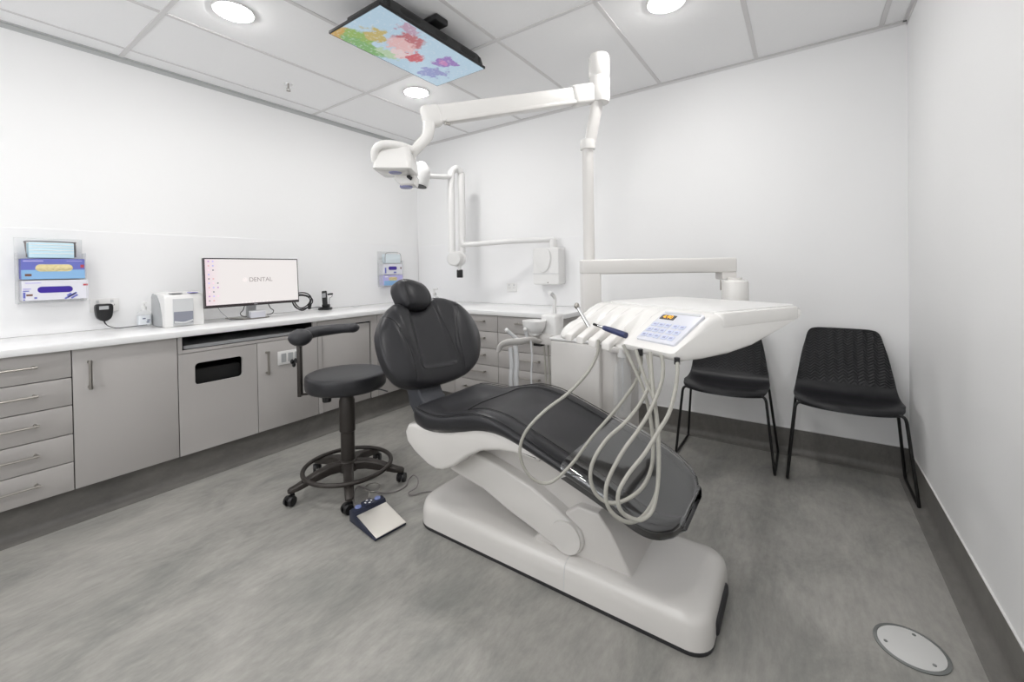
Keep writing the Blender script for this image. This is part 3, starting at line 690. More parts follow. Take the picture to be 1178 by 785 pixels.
for i in range(NU+1):
    u = UL+(UR-UL)*i/NU; dl, dr = u-UL, UR-u
    def sc_(d, R): return math.sqrt(max(0, 1-(1-min(1, d/R))**2))
    ring = []
    s = scal(u); rr_ = .028
    for j, (v, z) in enumerate(prof0):
        fz = z; fv = v
        # plan-view rounding of the corners + soft vertical rounding at both ends
        eL = sc_(dl, .075); eR = sc_(dr, .022)
        if v < cv: fv = cv-(cv-v)*(.55+.45*eL)*(.965+.035*eR)
        else: fv = cv+(v-cv)*(.90+.10*eL)*(.86+.14*sc_(dr, .11))
        fz = cz-.004+(z-cz+.004)*(.66+.34*sc_(dl, .04))*(.72+.28*eR)
        # scallops push the sloping front inwards
        if j in (2, 3, 4, 5, 6, 7):
            wgt = {2: .95, 3: 1.15, 4: 1.1, 5: .62, 6: .12, 7: 0}[j]; fz -= s*.022*wgt; fv += s*.022*wgt
        if j in (0, 1) and s: fv += s*.022
        ring.append(TP(u, fv, fz))
    rings.append(ring)
loft(bm, rings); tb = obj('tray_body', bm, M['enamel'], tr, angle=50)
for k in range(1, 5):
    uc = -.588+k*.070; bm = N()
    pl_ = rrect(-.0195, .0195, -.016, .010, .006, 4)
    prism(bm, pl_, lambda p, s: TP(uc+p[0]*(1-(s+.0)*2.5), s, .928+p[1]+(s-.02)*.60), .000, .075, .004, 3); obj('instrument_holder', bm, M['enamel2'], tr, angle=50)
mt_ = Matrix(((tu.x, tv.x, 0, 0), (tu.y, tv.y, 0, 0), (0, 0, 1, 0), (0, 0, 0, 1)))
bm = N(); ball(bm, TP(-.562, .060, .938), 1, (.034, .066, .027), mt_ @ Matrix.Rotation(.45, 4, 'X'), 28); obj('end_cap', bm, M['enamel'], tr)
bm = N(); prism(bm, rrect(UL+.05, UR-.018, .235, .635, .04), lambda p, s: TP(p[0], p[1], s), 1.028, 1.037, .003, 2); obj('tray_mat', bm, M['whitemat'], tr)
bm = N(); prism(bm, rrect(-.068, -.0335, .21, .60, .012), lambda p, s: TP(p[0], p[1], s), .9905, 1.0335, .005, 2); obj('side_trim', bm, M['enamel'], tr)
# keypad panel lying on the sloped front
e2 = V((tv.x*.15, tv.y*.15, .0885)); e2.normalize(); en = tu.cross(e2).normalized()
K0 = TP(-.206, .046, .9545)
def KP(a, b_, d): return K0+tu*a+e2*b_+en*d
bm = N(); prism(bm, rrect(0, .150, -.008, .142, .008), lambda p, s: KP(p[0], p[1], s), -.006, .004, .002, 2); kp = obj('keypad_panel', bm, mat('keypad_face', (.74, .75, .82), .2, coat=.3), tr)
def kpart(name, x0, x1, y0, y1, d0, d1, m, r=.002):
    bm = N(); prism(bm, rrect(x0, x1, y0, y1, r, 3), lambda p, s: KP(p[0], p[1], s), d0, d1); o = obj(name, bm, m, kp, smooth=False); o.location = (0, 0, 0); return o
kpart('readout', .010, .066, .098, .120, .0035, .0055, M['lcd'])
kpart('top_strip', .008, .142, .130, .136, .0035, .0055, M['lgrey'])
rotK = Matrix((tu, e2, en)).transposed().to_4x4()
o = text('4:90', .022, KP(.038, .109, .0062), rotK, M['orange'], 'digits', kp, .0003); o.location = (0, 0, 0)
for r_ in range(3):
    for c_ in range(5):
        x = .016+c_*.0250+(.004 if c_ > 2 else 0); y = .014+r_*.027
        b_ = kpart('button', x-.009, x+.011, y-.008, y+.010, .0035, .0055, M['screenkeys'])
        kpart('button_mark', x-.004, x+.006, y-.002, y+.005, .0052, .0062, M['keylbl'], .001)
# swing arm: post on the unit, beam, hanging cylinder
pc = V((2.44, -1.02, 0)); be = at(838, 305, 2.26); br_dir = (V((be.x, be.y, 0))-pc).normalized(); bn = V((-br_dir.y, br_dir.x, 0))
mtx = Matrix((( br_dir.x, bn.x, 0, pc.x), (br_dir.y, bn.y, 0, pc.y), (0, 0, 1, 0), (0, 0, 0, 1)))
bm = N(); box(bm, -.048, .052, -.045, .045, UZ, 1.145, .010, 3, mtx); obj('arm_post', bm, M['enamel2'], tr)
L = (V((be.x, be.y, 0))-pc).length
bm = N(); box(bm, -.050, L+.025, -.046, .046, 1.138, 1.2165, .010, 3, mtx); obj('arm_beam', bm, M['enamel2'], tr)
bm = N(); box(bm, L-.055, L+.025, -.04, .04, 1.100, 1.140, .008, 2, mtx); obj('beam_foot', bm, M['enamel2'], tr)
cc = V((*(at(845.5, 330, 2.2).xy), 0))
bm = N(); lathe(bm, [(.02, .93), (.062, .932), (.064, .94), (.064, 1.085), (.061, 1.092), (.045, 1.097), (.02, 1.099)], cc); obj('arm_pivot', bm, M['enamel'], tr)
bm = N(); tube(bm, [at(829, 322, 2.18), at(829.3, 334, 2.18)], .0035, 8); obj('brake_lever', bm, M['steel'], tr)
bm = N(); cyl(bm, (cc.x, cc.y, 1.09), (cc.x, cc.y, 1.11), .035); obj('pivot_neck', bm, M['enamel2'], tr)
bm = N(); tp = TP(-.36, .62, .985); tube(bm, [(cc.x, cc.y, .955), (cc.x-.01, cc.y-.25, .955), (tp.x, tp.y+.02, .965), (tp.x, tp.y, .97)], .028, 12, 5); obj('tray_bracket', bm, M['enamel2'], tr)
# hoses: traced positions, hanging in front of the tray
Hs = [
 ([(688.6,391),(687,408),(675,430),(653.4,452.7),(629,471),(609,491),(600,507.7),(598.3,524.6),(604.5,541.4),(616.7,553.6),(630.5,556),(642.7,549),(659.5,532),(681,503),(702.3,478.7),(720.7,455.7),(733,436),(737.5,417.5),(736.6,404)], 1.30, 1.36, 1.20),
 ([(717,397),(726.8,417.5),(739,445),(746.7,472.6),(751,506),(749.7,536.8),(739,561),(720.7,575),(702.3,579),(687,570.4),(679.4,552),(682.4,530.7),(697.7,506),(717.6,487.9),(733,469.5),(745,448),(748,430),(744.5,408)], 1.23, 1.13, 1.18),
 ([(731.4,402),(742,436),(752.8,463),(756.8,506),(757.4,543),(754.3,570),(742,592),(726.8,601),(711.5,596.4),(699.3,582.7),(697,564),(702.3,546),(717.6,518),(733,497),(748,472.6),(760.4,442),(762.9,423.6),(761,409)], 1.20, 1.07, 1.14),
 ([(748,405),(751,445),(755.8,481.7),(758,518),(757,555),(751,585.7),(739,598),(725,596),(713,585.7),(711.6,567),(722.7,546),(742,521.5),(757,497),(769.6,475.6),(777,448),(779.4,426.7),(778.8,414)], 1.17, 1.04, 1.11)]
for pts, ta, tm, tb_ in Hs:
    n = len(pts)-1; P = []
    for i, (x, y) in enumerate(pts):
        k = i/n; w = math.sin(PI*k); tt = (ta*(1-k)+tb_*k)*(1-w)+tm*w; P.append(at(x, y, tt))
    bm = N(); tube(bm, P, .0052, 10, 5); obj('hose', bm, M['hose'], tr)
for (x, y, tt) in ((736.6, 405, 1.2), (778.8, 415, 1.11)):
    bm = N(); p = at(x, y, tt); cyl(bm, p+V((0, 0, -.010)), p+V((0, 0, .008)), .0075, seg=14); obj('hose_connector', bm, M['black'], tr)
# instruments resting in the holders
a, b_ = at(663.5, 352, 1.285), at(677.5, 376, 1.262)
t = thing('turbine_handpiece', 'slim silver dental handpiece standing in the leftmost holder of the tray', 'handpiece', tuple(b_))
d = (a-b_)
bm = N(); tube(bm, [b_, b_+d*.35, b_+d*.7, a], lambda s: .0060-.0015*s, 12, 4); obj('handle', bm, M['chrome'], t)
bm = N(); ball(bm, a, .0085, (1, 1, 1.15), seg=14); obj('head', bm, M['steel'], t)
a, b_ = at(697, 378, 1.262), at(720, 386, 1.195)
t = thing('scaler_handpiece', 'navy blue dental handpiece lying across the middle holders of the tray', 'handpiece', tuple(b_))
d = b_-a
bm = N(); tube(bm, [a-d*.12, a, b_-d*.1, b_], lambda s: .0055+.0035*min(1, s*2), 14, 4); obj('handle', bm, M['navy'], t)
bm = N(); tube(bm, [a-d*.62, a-d*.45, a-d*.1], lambda s: .0022+.003*s, 10, 3); obj('nozzle', bm, M['chrome'], t)
bm = N(); tube(bm, [a-d*.66, a-d*.42], .0042, 10); obj('tip', bm, M['black'], t)

# ------------------------------------------------------------------ operating light
pp = V((2.398, -.935, 0))
ol = thing('operating_light', 'white overhead operating light on a tall pole with a long jointed arm', 'dental lamp', (pp.x, pp.y, UZ))
bm = N(); cyl(bm, (pp.x, pp.y, UZ), (pp.x, pp.y, 1.86), .031, .031, 32); obj('pole', bm, M['enamel2'], ol)
bm = N(); lathe(bm, [(.03, 1.83), (.042, 1.835), (.043, 1.86), (.041, 1.885), (.03, 1.89)], pp); obj('collar', bm, M['enamel'], ol)
j0 = at(678.5, 166, 2.35); j1 = at(687, 118, 2.33)
bm = N(); tube(bm, [j0, j0.lerp(j1, .3), j1, j1+V((0, 0, .06))], .037, 20, 4, sc=(.8, 1.15)); obj('bent_arm', bm, M['enamel2'], ol)
hb = at(689.5, 104, 2.33)
bm = N(); lathe(bm, [(.03, -.075), (.052, -.070), (.057, -.05), (.057, .06), (.054, .065), (.054, .068), (.057, .072), (.057, .175), (.052, .19), (.02, .195)], hb); obj('pivot_housing', bm, M['enamel'], ol)
e0 = at(662, 110, 2.28); e1 = at(505, 132, 1.98)
ad = (e1-e0).normalized(); az = V((0, 0, 1)); az = (az-ad*az.dot(ad)).normalized(); ay = az.cross(ad)
m_ = lambda o: Matrix(((ad.x, ay.x, az.x, o.x), (ad.y, ay.y, az.y, o.y), (ad.z, ay.z, az.z, o.z), (0, 0, 0, 1)))
La = (e1-e0).length
bm = N(); box(bm, -.04, La+.02, -.026, .026, -.040, .040, .007, 3, m_(e0)); obj('spring_arm', bm, M['enamel'], ol)
bm = N(); box(bm, .02, La-.02, -.030, .030, -.047, -.028, .005, 2, m_(e0)); obj('arm_undercover', bm, M['enamel2'], ol)
bm = N(); box(bm, -.12, .03, -.036, .036, -.058, .052, .022, 4, m_(e0)); obj('arm_root', bm, M['enamel'], ol)
bm = N(); box(bm, La-.01, La+.085, -.032, .032, -.055, .050, .024, 4, m_(e0)); obj('arm_elbow', bm, M['enamel'], ol)
bm = N(); cyl(bm, at(513, 142, 1.98), at(518, 143.5, 1.98), .006); obj('elbow_screw', bm, M['steel'], ol)
bm = N()
tube(bm, [at(494, 140, 1.96), at(493, 150, 1.95), at(491, 158, 1.95), at(484, 166, 1.94), at(475, 176, 1.93), at(471, 186, 1.93)], lambda s: .030-.008*s, 16, 5); obj('neck', bm, M['enamel'], ol)
# lamp head
lh = at(455.5, 189, 1.92)
bm = N()
ring = lambda x0, x1, y0, y1, z, r: [lh+RR*p[0]+V((F.x, F.y, 0)).normalized()*p[1]+V((0, 0, z)) for p in rrect(x0, x1, y0, y1, r)]
loft(bm, [ring(-.060, .06, -.06, .06, .070, .03), ring(-.078, .080, -.075, .075, .055, .03), ring(-.082, .085, -.08, .08, .0, .022), ring(-.084, .086, -.085, .085, -.035, .018), ring(-.072, .074, -.075, .075, -.045, .014)])
lhd = obj('lamp_head', bm, M['enamel'], ol, angle=50)
bm = N()
fw = V((F.x, F.y, 0)).normalized()
hpnts = [lh+RR*.085-fw*.03+V((0, 0, .056)), lh+RR*.02-fw*.07+V((0, 0, .068)), lh-RR*.035-fw*.085+V((0, 0, .064)), lh-RR*.068-fw*.08+V((0, 0, .040)), lh-RR*.074-fw*.06+V((0, 0, -.005))]
tube(bm, hpnts, .018, 14, 6); obj('lamp_handle', bm, M['enamel'], ol)
bm = N(); prism(bm, [(-.05, .03), (.02, .03), (.052, -.02), (.045, -.056), (-.02, -.060), (-.05, -.03)], lambda p, s: lh+RR*(p[0]+.03)+V((0, 0, p[1]-.03))+fw*s, .03, .12, .012, 4); obj('lamp_wing', bm, M['enamel'], ol)
for dx_, dy_, dz_ in ((.005, -.03, -.046), (.028, .07, -.0935)):
    c = lh+RR*dx_+fw*dy_+V((0, 0, dz_)); bm = N(); lathe(bm, [(.004, -.004), (.026, -.003), (.030, .002), (.030, .008)], c, 24); obj('lamp_lens', bm, M['lens'], ol)
bm = N(); c = at(471, 204, 1.945); box(bm, -.016, .016, -.004, .004, -.008, .008, .002, 2, Matrix.Translation(c) @ Matrix.Rotation(.6, 4, 'Y')); obj('lamp_switch', bm, M['black'], ol)

# ------------------------------------------------------------------ X-ray unit on the back wall
xr = thing('xray_unit', 'white wall-mounted dental x-ray unit with folded arm on the back wall', 'x-ray unit', (1.66, 0, 1.2))
bm = N(); prism(bm, rrect(1.520, 1.765, 1.040, 1.345, .018), lambda p, s: V((p[0], -s, p[1])), .007, .125, .010, 3); obj('control_box', bm, M['whitemat'], xr)
bm = N(); prism(bm, smoothpts([V((1.56, 1.33, 0)), V((1.66, 1.335, 0)), V((1.695, 1.28, 0)), V((1.68, 1.19, 0)), V((1.64, 1.145, 0)), V((1.595, 1.155, 0)), V((1.56, 1.22, 0))], 5, True), lambda p, s: V((p[0], -s, p[1])), .12, .140, .006, 3); obj('handset_cover', bm, M['whitemat'], xr)
bm = N(); box(bm, 1.52, 1.765, -.128, -.12, 1.128, 1.133); obj('box_seam', bm, M['lgrey'], xr)
bm = N(); cyl(bm, (1.664, -.128, 1.057), (1.664, -.124, 1.057), .005, seg=12); obj('status_light', bm, M['inkgrey'], xr)
sx = at(636.5, 284, 3.46)
bm = N(); cyl(bm, V((sx.x, sx.y, 1.33)), sx+V((0, 0, .055)), .030); obj('box_collar', bm, M['whitemat'], xr)
q0, q1, q2 = at(636, 275.5, 3.46), at(590, 277.5, 3.56), at(537, 281.5, 3.70)
bm = N(); tube(bm, [sx+V((0, 0, .05)), q0, q0.lerp(q1, .3), q1, q2, at(532, 279, 3.71), at(531.5, 272, 3.72)], .022, 14, 5); obj('wall_arm', bm, M['whitemat'], xr)
bm = N(); tube(bm, [at(531.5, 291, 3.74), at(531.5, 250, 3.75), at(530.5, 200, 3.76)], .032, 16, 4); ball(bm, at(530.3, 201, 3.76), .032); obj('rear_arm', bm, M['whitemat'], xr)
bm = N(); tube(bm, [at(520, 296, 3.66), at(519.5, 250, 3.67), at(519, 203, 3.68), at(520.5, 197, 3.69), at(525, 194, 3.72), at(530, 198, 3.75)], .0305, 16, 5); obj('front_arm', bm, M['whitemat'], xr)
for cx_, cy_, r, tt in ((527, 298, .070, 3.66), (522.5, 298, .062, 3.60)):
    c = at(cx_, cy_, tt); bm = N(); cyl(bm, c-fw*.022, c+fw*.022, r, r, 32); bmesh.ops.bevel(bm, geom=[e for e in bm.edges if e.calc_face_angle(0) > 1], offset=.010, segments=3, affect='EDGES'); obj('elbow_joint', bm, M['whitemat'], xr)
c = at(529, 315, 3.62); bm = N(); box(bm, c.x-.028, c.x+.028, c.y-.012, c.y+.012, c.z-.035, c.z+.035, .006, 2); obj('control_pad', bm, M['black'], xr)
bm = N(); cyl(bm, c+V((0, 0, .03)), at(528, 303, 3.63), .015); obj('pad_stem', bm, M['whitemat'], xr)
bm = N(); tube(bm, [at(519, 203.5, 3.67), at(505, 203.5, 3.55), at(488, 202.5, 3.36)], .021, 14, 4); obj('head_arm', bm, M['whitemat'], xr)
xh = at(484.5, 200, 3.28)
bm = N(); ball(bm, xh, .088, (.80, .80, 1.10)); obj('tube_head', bm, M['whitemat'], xr)
cd = (V((0, 0, -1))-fw*.12-RR*.16).normalized(); bm = N(); cyl(bm, xh+cd*.03, xh+cd*.100, .074, .066, 32); obj('cone', bm, M['whitemat'], xr)
bm = N(); cyl(bm, xh+cd*.099, xh+cd*.104, .058, .058, 32); obj('cone_opening', bm, M['black'], xr)

# ------------------------------------------------------------------ operator stool
sc0 = V((1.330, -1.760, 0))
st = thing('operator_stool', 'black round stool with curved armrest, foot ring and five castors', 'stool', tuple(sc0))
def cushion_disc(bm, c, r, z0, z1):
    prof = [(.02, z0), (r-.030, z0), (r-.012, z0+.004), (r-.002, z0+.016), (r+.001, z0+.04), (r, z1-.014), (r-.003, z1-.006), (r-.010, z1-.001), (r-.022, z1+.001), (r*.6, z1+.003), (r*.3, z1+.004), (.01, z1+.004)]
    lathe(bm, prof, c, 64)
bm = N(); cushion_disc(bm, sc0, .208, .537, .624); obj('seat', bm, M['leather'], st, angle=60)
bm = N(); cyl(bm, sc0+V((0, 0, .515)), sc0+V((0, 0, .546)), .075, .10, 24); box(bm, sc0.x-.05, sc0.x+.05, sc0.y-.10, sc0.y+.10, .528, .546, .004, 1); obj('seat_plate', bm, M['black'], st)
bm = N(); lathe(bm, [(.03, .50), (.036, .515)], sc0); lathe(bm, [(.030, .13), (.036, .135), (.036, .30), (.041, .305), (.041, .47), (.034, .49), (.026, .515), (.02, .52)], sc0); obj('column', bm, M['darkmetal'], st)
bm = N(); lathe(bm, [(.02, .085), (.05, .09), (.055, .12), (.045, .145), (.03, .15)], sc0); hb_ = obj('hub', bm, M['darkmetal'], st)
for k in range(5):
    a = math.radians(-105+72*k); d = V((math.cos(a), math.sin(a), 0)); s_ = V((-d.y, d.x, 0)); rings = []
    for r, z, hw, ht in ((.03, .118, .028, .022), (.10, .120, .026, .024), (.18, .102, .024, .020), (.255, .078, .022, .014), (.290, .072, .019, .011), (.300, .070, .012, .007)):
        rings.append([sc0+d*r+s_*p[0]+V((0, 0, z+p[1])) for p in rrect(-hw, hw, -ht, ht, .008, 3)])
    bm = N(); loft(bm, rings); lg = obj('leg', bm, M['darkmetal'], st, angle=50)
    bm = N(); c = sc0+d*.282
    sw = math.radians([35, -60, 80, 20, -30][k]); wd = V((math.cos(a+sw), math.sin(a+sw), 0)); wx = V((-wd.y, wd.x, 0)); c2 = c+wd*.012
    cyl(bm, c+V((0, 0, .05)), c+V((0, 0, .072)), .007, seg=10)
    for s in (-1, 1): cyl(bm, c2+wx*s*.008+V((0, 0, .026)), c2+wx*s*.022+V((0, 0, .026)), .026, .023, 24)
    box(bm, -.028, .020, -.008, .008, .028, .055, .005, 2, Matrix.Translation(c2) @ Matrix.Rotation(math.atan2(wd.y, wd.x), 4, 'Z'))
    o = obj('castor', bm, M['black'], lg); o.location = (0, 0, 0)
bm = N(); ringp = [sc0+V((.225*math.cos(a), .225*math.sin(a), .114)) for a in [2*PI*k/64 for k in range(64)]]; tube(bm, ringp, .0115, 12, closed=True); obj('foot_ring', bm, M['darkmetal'], st)
for k in range(5):
    a = math.radians(-105+72*k); bm = N(); cyl(bm, sc0+V((.225*math.cos(a), .225*math.sin(a), .085)), sc0+V((.225*math.cos(a), .225*math.sin(a), .112)), .010, seg=10); obj('ring_clip', bm, M['darkmetal'], st)
ap = at(345, 430, 2.29)
bm = N(); box(bm, -.010, .010, -.014, .014, .495, .79, .003, 2, Matrix.Translation((ap.x, ap.y, 0)) @ Matrix.Rotation(yaw, 4, 'Z')); obj('armrest_post', bm, M['darkmetal'], st)
bm = N(); tube(bm, [(ap.x, ap.y, .505), V((ap.x, ap.y, .505)).lerp(V((sc0.x, sc0.y, .53)), .25), (sc0.x-.05, sc0.y-.03, .532)], .012, 8, 4, sc=(.5, 1.3)); obj('armrest_bracket', bm, M['darkmetal'], st)
bm = N(); c = at(376, 458, 2.27); cyl(bm, c+V((0, 0, -.02)), c+V((0, 0, .015)), .022, .026, 16); obj('bracket_knob', bm, M['black'], st)
bm = N(); c = at(338, 417, 2.29)
for k in range(3):
    a = k*2*PI/3+.6; ball(bm, c+UU*.014*math.sin(a)+RR*.006*math.cos(a)+fw*.010*math.cos(a), .011, (.7, .9, 1.2), seg=12)
tube(bm, [c, V((ap.x, ap.y, c.z))], .005, 8); obj('clamp_knob', bm, M['black'], st)
bm = N(); tube(bm, [at(425, 449, 2.2), at(436, 448, 2.2), at(446, 450.5, 2.2)], .005, 8, 4, sc=(.6, 1.3)); tube(bm, [V((sc0.x, sc0.y, .535)), at(425, 449, 2.2)], .006, 8); obj('height_lever', bm, M['black'], st)
bm = N()
arm = [at(345, 388, 2.26), at(352, 385, 2.30), at(362, 382, 2.36), at(380, 379.5, 2.42), at(396, 377.8, 2.44), at(406, 377.3, 2.43)]
tube(bm, arm, lambda s: .026+.004*math.sin(PI*min(1, s*1.3)), 16, 6, sc=(1.05, 1.5))
ball(bm, arm[-1], .0275, (1.2, 1.4, 1.0)); ball(bm, at(345.5, 388.5, 2.26), .057, (1.05, 1.05, .82)); obj('armrest', bm, M['leather2'], st, angle=60)

# ------------------------------------------------------------------ foot pedal
fy = math.atan2(-.12, .99); pm = Matrix.Translation((1.76, -1.893, 0)) @ Matrix.Rotation(fy, 4, 'Z')
pd = thing('foot_pedal', 'silver and dark blue foot control pedal on the floor beside the stool', 'pedal', (1.76, -1.893, 0))
bm = N(); prism(bm, [(-.12, 0), (.105, 0), (.105, .008), (-.06, .040), (-.068, .062), (-.10, .066), (-.122, .05)], lambda p, s: pm @ V((p[0], s, p[1]+.002)), -.080, .080, .004, 2); obj('housing', bm, M['pedalnavy'], pd)
sl = math.atan2(.032, .165)
bm = N(); box(bm, -.085, .088, -.076, .076, 0, .004, .0015, 1, pm @ Matrix.Translation((.024, 0, .0305)) @ Matrix.Rotation(sl, 4, 'Y')); obj('treadle', bm, M['silverplate'], pd)
for yy in (-.05, .05):
    bm = N(); lathe(bm, [(.002, .006), (.013, .005), (.016, .0)], (0, 0, 0), 20); bmesh.ops.transform(bm, matrix=pm @ Matrix.Translation((-.092, yy, .067)), verts=bm.verts); obj('round_button', bm, M['pedalblue'], pd)
bm = N(); box(bm, -.115, -.066, -.026, .026, .060, .072, .004, 2, pm); obj('cross_pad', bm, M['pedalnavy'], pd)
for k in range(4):
    a = k*PI/2; bm = N(); box(bm, -.003, .003, -.005, .005, 0, .002, 0, 1, pm @ Matrix.Translation((-.090+.013*math.cos(a), .015*math.sin(a), .0715)) @ Matrix.Rotation(a, 4, 'Z')); obj('arrow_mark', bm, M['paper'], pd)
def onfl(x, y, z=.005):
    p = at(x, y, 1.); k = (z-CP.z)/(p-CP).z; return CP+(p-CP)*k
bm = N(); tube(bm, [onfl(410, 588, .03), onfl(407, 572, .05), onfl(412, 560), onfl(430, 566), onfl(450, 567), onfl(466, 560), onfl(470, 552), onfl(476, 547, .03), onfl(481, 552, .04), onfl(479, 561, .03), onfl(470, 567, .012), onfl(474, 570), onfl(486, 567), onfl(498, 566), onfl(512, 572)], .0032, 8, 8); obj('cable', bm, M['inkgrey'], pd)
bm = N(); P = [(419, 563), (423, 558), (432, 556), (438, 559), (436, 564), (428, 566), (420, 564)]; tube(bm, [onfl(x, y, .085) for x, y in P], .0018, 6, 6, closed=True); tube(bm, [onfl(425, 566, .085), onfl(425, 572, .068)], .0018, 6); tube(bm, [pm @ V((-.08, -.03, .06)), onfl(425, 566, .085)], .0018, 6); obj('carry_ring', bm, M['steel'], pd)

# ------------------------------------------------------------------ visitor chairs
def chair(cx, label):
    t = thing('visitor_chair', label, 'chair', (cx, -.22, 0), 'black visitor chairs against the back wall')
    prof = [(-.452, .424, .40), (-.446, .440, .43), (-.425, .452, .45), (-.36, .456, .462), (-.27, .446, .466), (-.19, .445, .462), (-.145, .462, .452), (-.118, .50, .44), (-.10, .55, .425), (-.085, .61, .405), (-.072, .67, .382), (-.060, .73, .352), (-.054, .765, .335), (-.050, .785, .315), (-.048, .797, .285), (-.047, .803, .23)]
    P = smoothpts([V(p) for p in prof], 4); top, bot = [], []
    for i, p in enumerate(P):
        a = P[max(0, i-1)]; b = P[min(len(P)-1, i+1)]; tg = V((b.x-a.x, b.y-a.y)).normalized(); nn = V((-tg.y, tg.x))
        rt, rb = [], []
        fr_ = max(0, min(1, (-.26-p.x)/.16)); fr_ = fr_*fr_*(3-2*fr_)          # 1 at the front lip, 0 from mid seat back
        bk = max(0, min(1, (p.y-.47)/.08)); bk = bk*bk*(3-2*bk); md = (1-fr_)*(1-bk)
        for k in range(25):
            w = -1+2*k/24; a_ = abs(w)**2.4
            dy = .085*a_*fr_-.022*a_*bk*(1-.4*max(0, (p.y-.55)/.25)); dz = -.006*a_*fr_+.010*a_*md
            th_ = .0075*(1-.6*max(0, (abs(w)-.9)/.1))
            q = V((p.x, p.y)); off = -V((nn.x, nn.y)) if nn.y > 0 or nn.x > 0 else V((nn.x, nn.y))
            off = V((tg.y, -tg.x))*th_
            x = cx+w*p.z/2
            rt.append(V((x, q.x+dy, q.y+dz))); rb.append(V((x, q.x+dy+off.x, q.y+dz+off.y)))
        top.append(rt); bot.append(rb)
    bm = N(); loft(bm, [a+b[::-1] for a, b in zip(top, bot)]); sh_ = obj('shell', bm, M['blackshell'], t, angle=50)
    sh_.data.transform(Matrix.Translation((-cx, 0, 0))); sh_.location.x += cx
    for s in (-1, 1):
        fr = [(cx+s*.15, -.36, .425), (cx+s*.205, -.37, .430), (cx+s*.222, -.375, .415), (cx+s*.262, -.40, .012), (cx+s*.262, -.385, .0085), (cx+s*.262, -.07, .0085), (cx+s*.262, -.055, .02), (cx+s*.222, -.13, .42), (cx+s*.205, -.14, .432), (cx+s*.15, -.15, .430)]
        bm = N(); P2 = [V(fr[0])]
        for a, b, c in zip(fr, fr[1:], fr[2:]):
            a, b, c = V(a), V(b), V(c); d1 = min(.022, (b-a).length/2.1); d2 = min(.022, (c-b).length/2.1); u1 = b+(a-b).normalized()*d1; u2 = b+(c-b).normalized()*d2
            for k in range(5): q = k/4; P2.append((1-q)**2*u1+2*q*(1-q)*b+q*q*u2)
        P2.append(V(fr[-1])); tube(bm, P2, .0075, 10); obj('sled_leg', bm, M['rod'], t)
    bm = N(); tube(bm, [(cx-.16, -.36, .425), (cx+.16, -.36, .425)], .006, 8); tube(bm, [(cx-.16, -.15, .430), (cx+.16, -.15, .430)], .006, 8); obj('cross_bar', bm, M['rod'], t)
    return t
chair(2.985, 'black plastic chair on sled legs, partly behind the white tray console')
chair(3.567, 'black plastic chair on sled legs in the right corner of the room')

# ------------------------------------------------------------------ floor box
t = thing('floor_box', 'round pale metal floor box lid set in the floor near the right wall', 'floor box', (3.647, -1.395, 0))
c = V((3.647, -1.395, 0)); bm = N(); lathe(bm, [(.088, .0005), (.088, .003), (.080, .0045), (.078, .002)], c, 48); obj('rim', bm, M['rim'], t)
bm = N(); lathe(bm, [(.078, .0005), (.078, .0035), (.074, .0045), (.002, .0045)], c, 48); obj('lid', bm, M['floorcap'], t)
for k in range(3):
    a = math.radians(75+120*k); bm = N(); cyl(bm, c+V((.062*math.cos(a), .062*math.sin(a), .003)), c+V((.062*math.cos(a), .062*math.sin(a), .0058)), .005, seg=12); obj('screw', bm, M['rim'], t)

# ------------------------------------------------------------------ worktop items
ZW = .857
# monitor
mo = thing('monitor', 'black-framed desktop monitor with a pale screen on the left worktop', 'monitor', (.25, -1.76, ZW))
MY0, MY1, MZ0, MZ1, MX = -2.070, -1.478, .955, 1.272, .335
tilt = Matrix.Translation((MX, 0, MZ0)) @ Matrix.Rotation(-.04, 4, 'Y') @ Matrix.Translation((-MX, 0, -MZ0))
bm = N(); prism(bm, rrect(MY0, MY1, MZ0, MZ1, .004), lambda p, s: tilt @ V((s, *p)), MX-.028, MX, .002, 1); obj('bezel', bm, mat('monitor_frame', (.035, .028, .03), .35), mo)
def desk_mat():
    m = bpy.data.materials.new('monitor_picture'); m.use_nodes = True; nt = m.node_tree; b = nt.nodes['Principled BSDF']
    b.inputs['Base Color'].default_value = (.05, .05, .05, 1); b.inputs['Roughness'].default_value = .4
    tc = nt.nodes.new('ShaderNodeTexCoord'); sx = nt.nodes.new('ShaderNodeSeparateXYZ'); nt.links.new(tc.outputs['Object'], sx.inputs[0])
    r = nt.nodes.new('ShaderNodeValToRGB'); r.color_ramp.elements[0].color = (.80, .64, .70, 1); r.color_ramp.elements[1].color = (.80, .755, .74, 1); r.color_ramp.elements[1].position = .16
    mr = nt.nodes.new('ShaderNodeMapRange'); mr.inputs['From Min'].default_value = MY0; mr.inputs['From Max'].default_value = MY1; nt.links.new(sx.outputs['Y'], mr.inputs['Value'])
    nt.links.new(mr.outputs['Result'], r.inputs['Fac']); nt.links.new(r.outputs['Color'], b.inputs['Emission Color']); b.inputs['Emission Strength'].default_value = .95
    return m
bm = N(); box(bm, MX-.002, MX+.0008, MY0+.007, MY1-.007, MZ0+.018, MZ1-.007, 0, 1, tilt); o = obj('display', bm, desk_mat(), mo, smooth=False); o.location = -V(mo['_o'])
rotM = tilt.to_3x3().to_4x4() @ Matrix(((0, 0, 1, 0), (1, 0, 0, 0), (0, 1, 0, 0), (0, 0, 0, 1)))
ink = mat('desktop_text', (.2, .18, .18), .5, emit=(.17, .14, .14), estr=.9); ink2 = mat('desktop_text_pale', (.5, .45, .45), .5, emit=(.62, .56, .55), estr=.9)
text('DENTAL', .040, tilt @ V((MX+.0013, -1.738, 1.128)), rotM, ink, 'screen_text', mo)
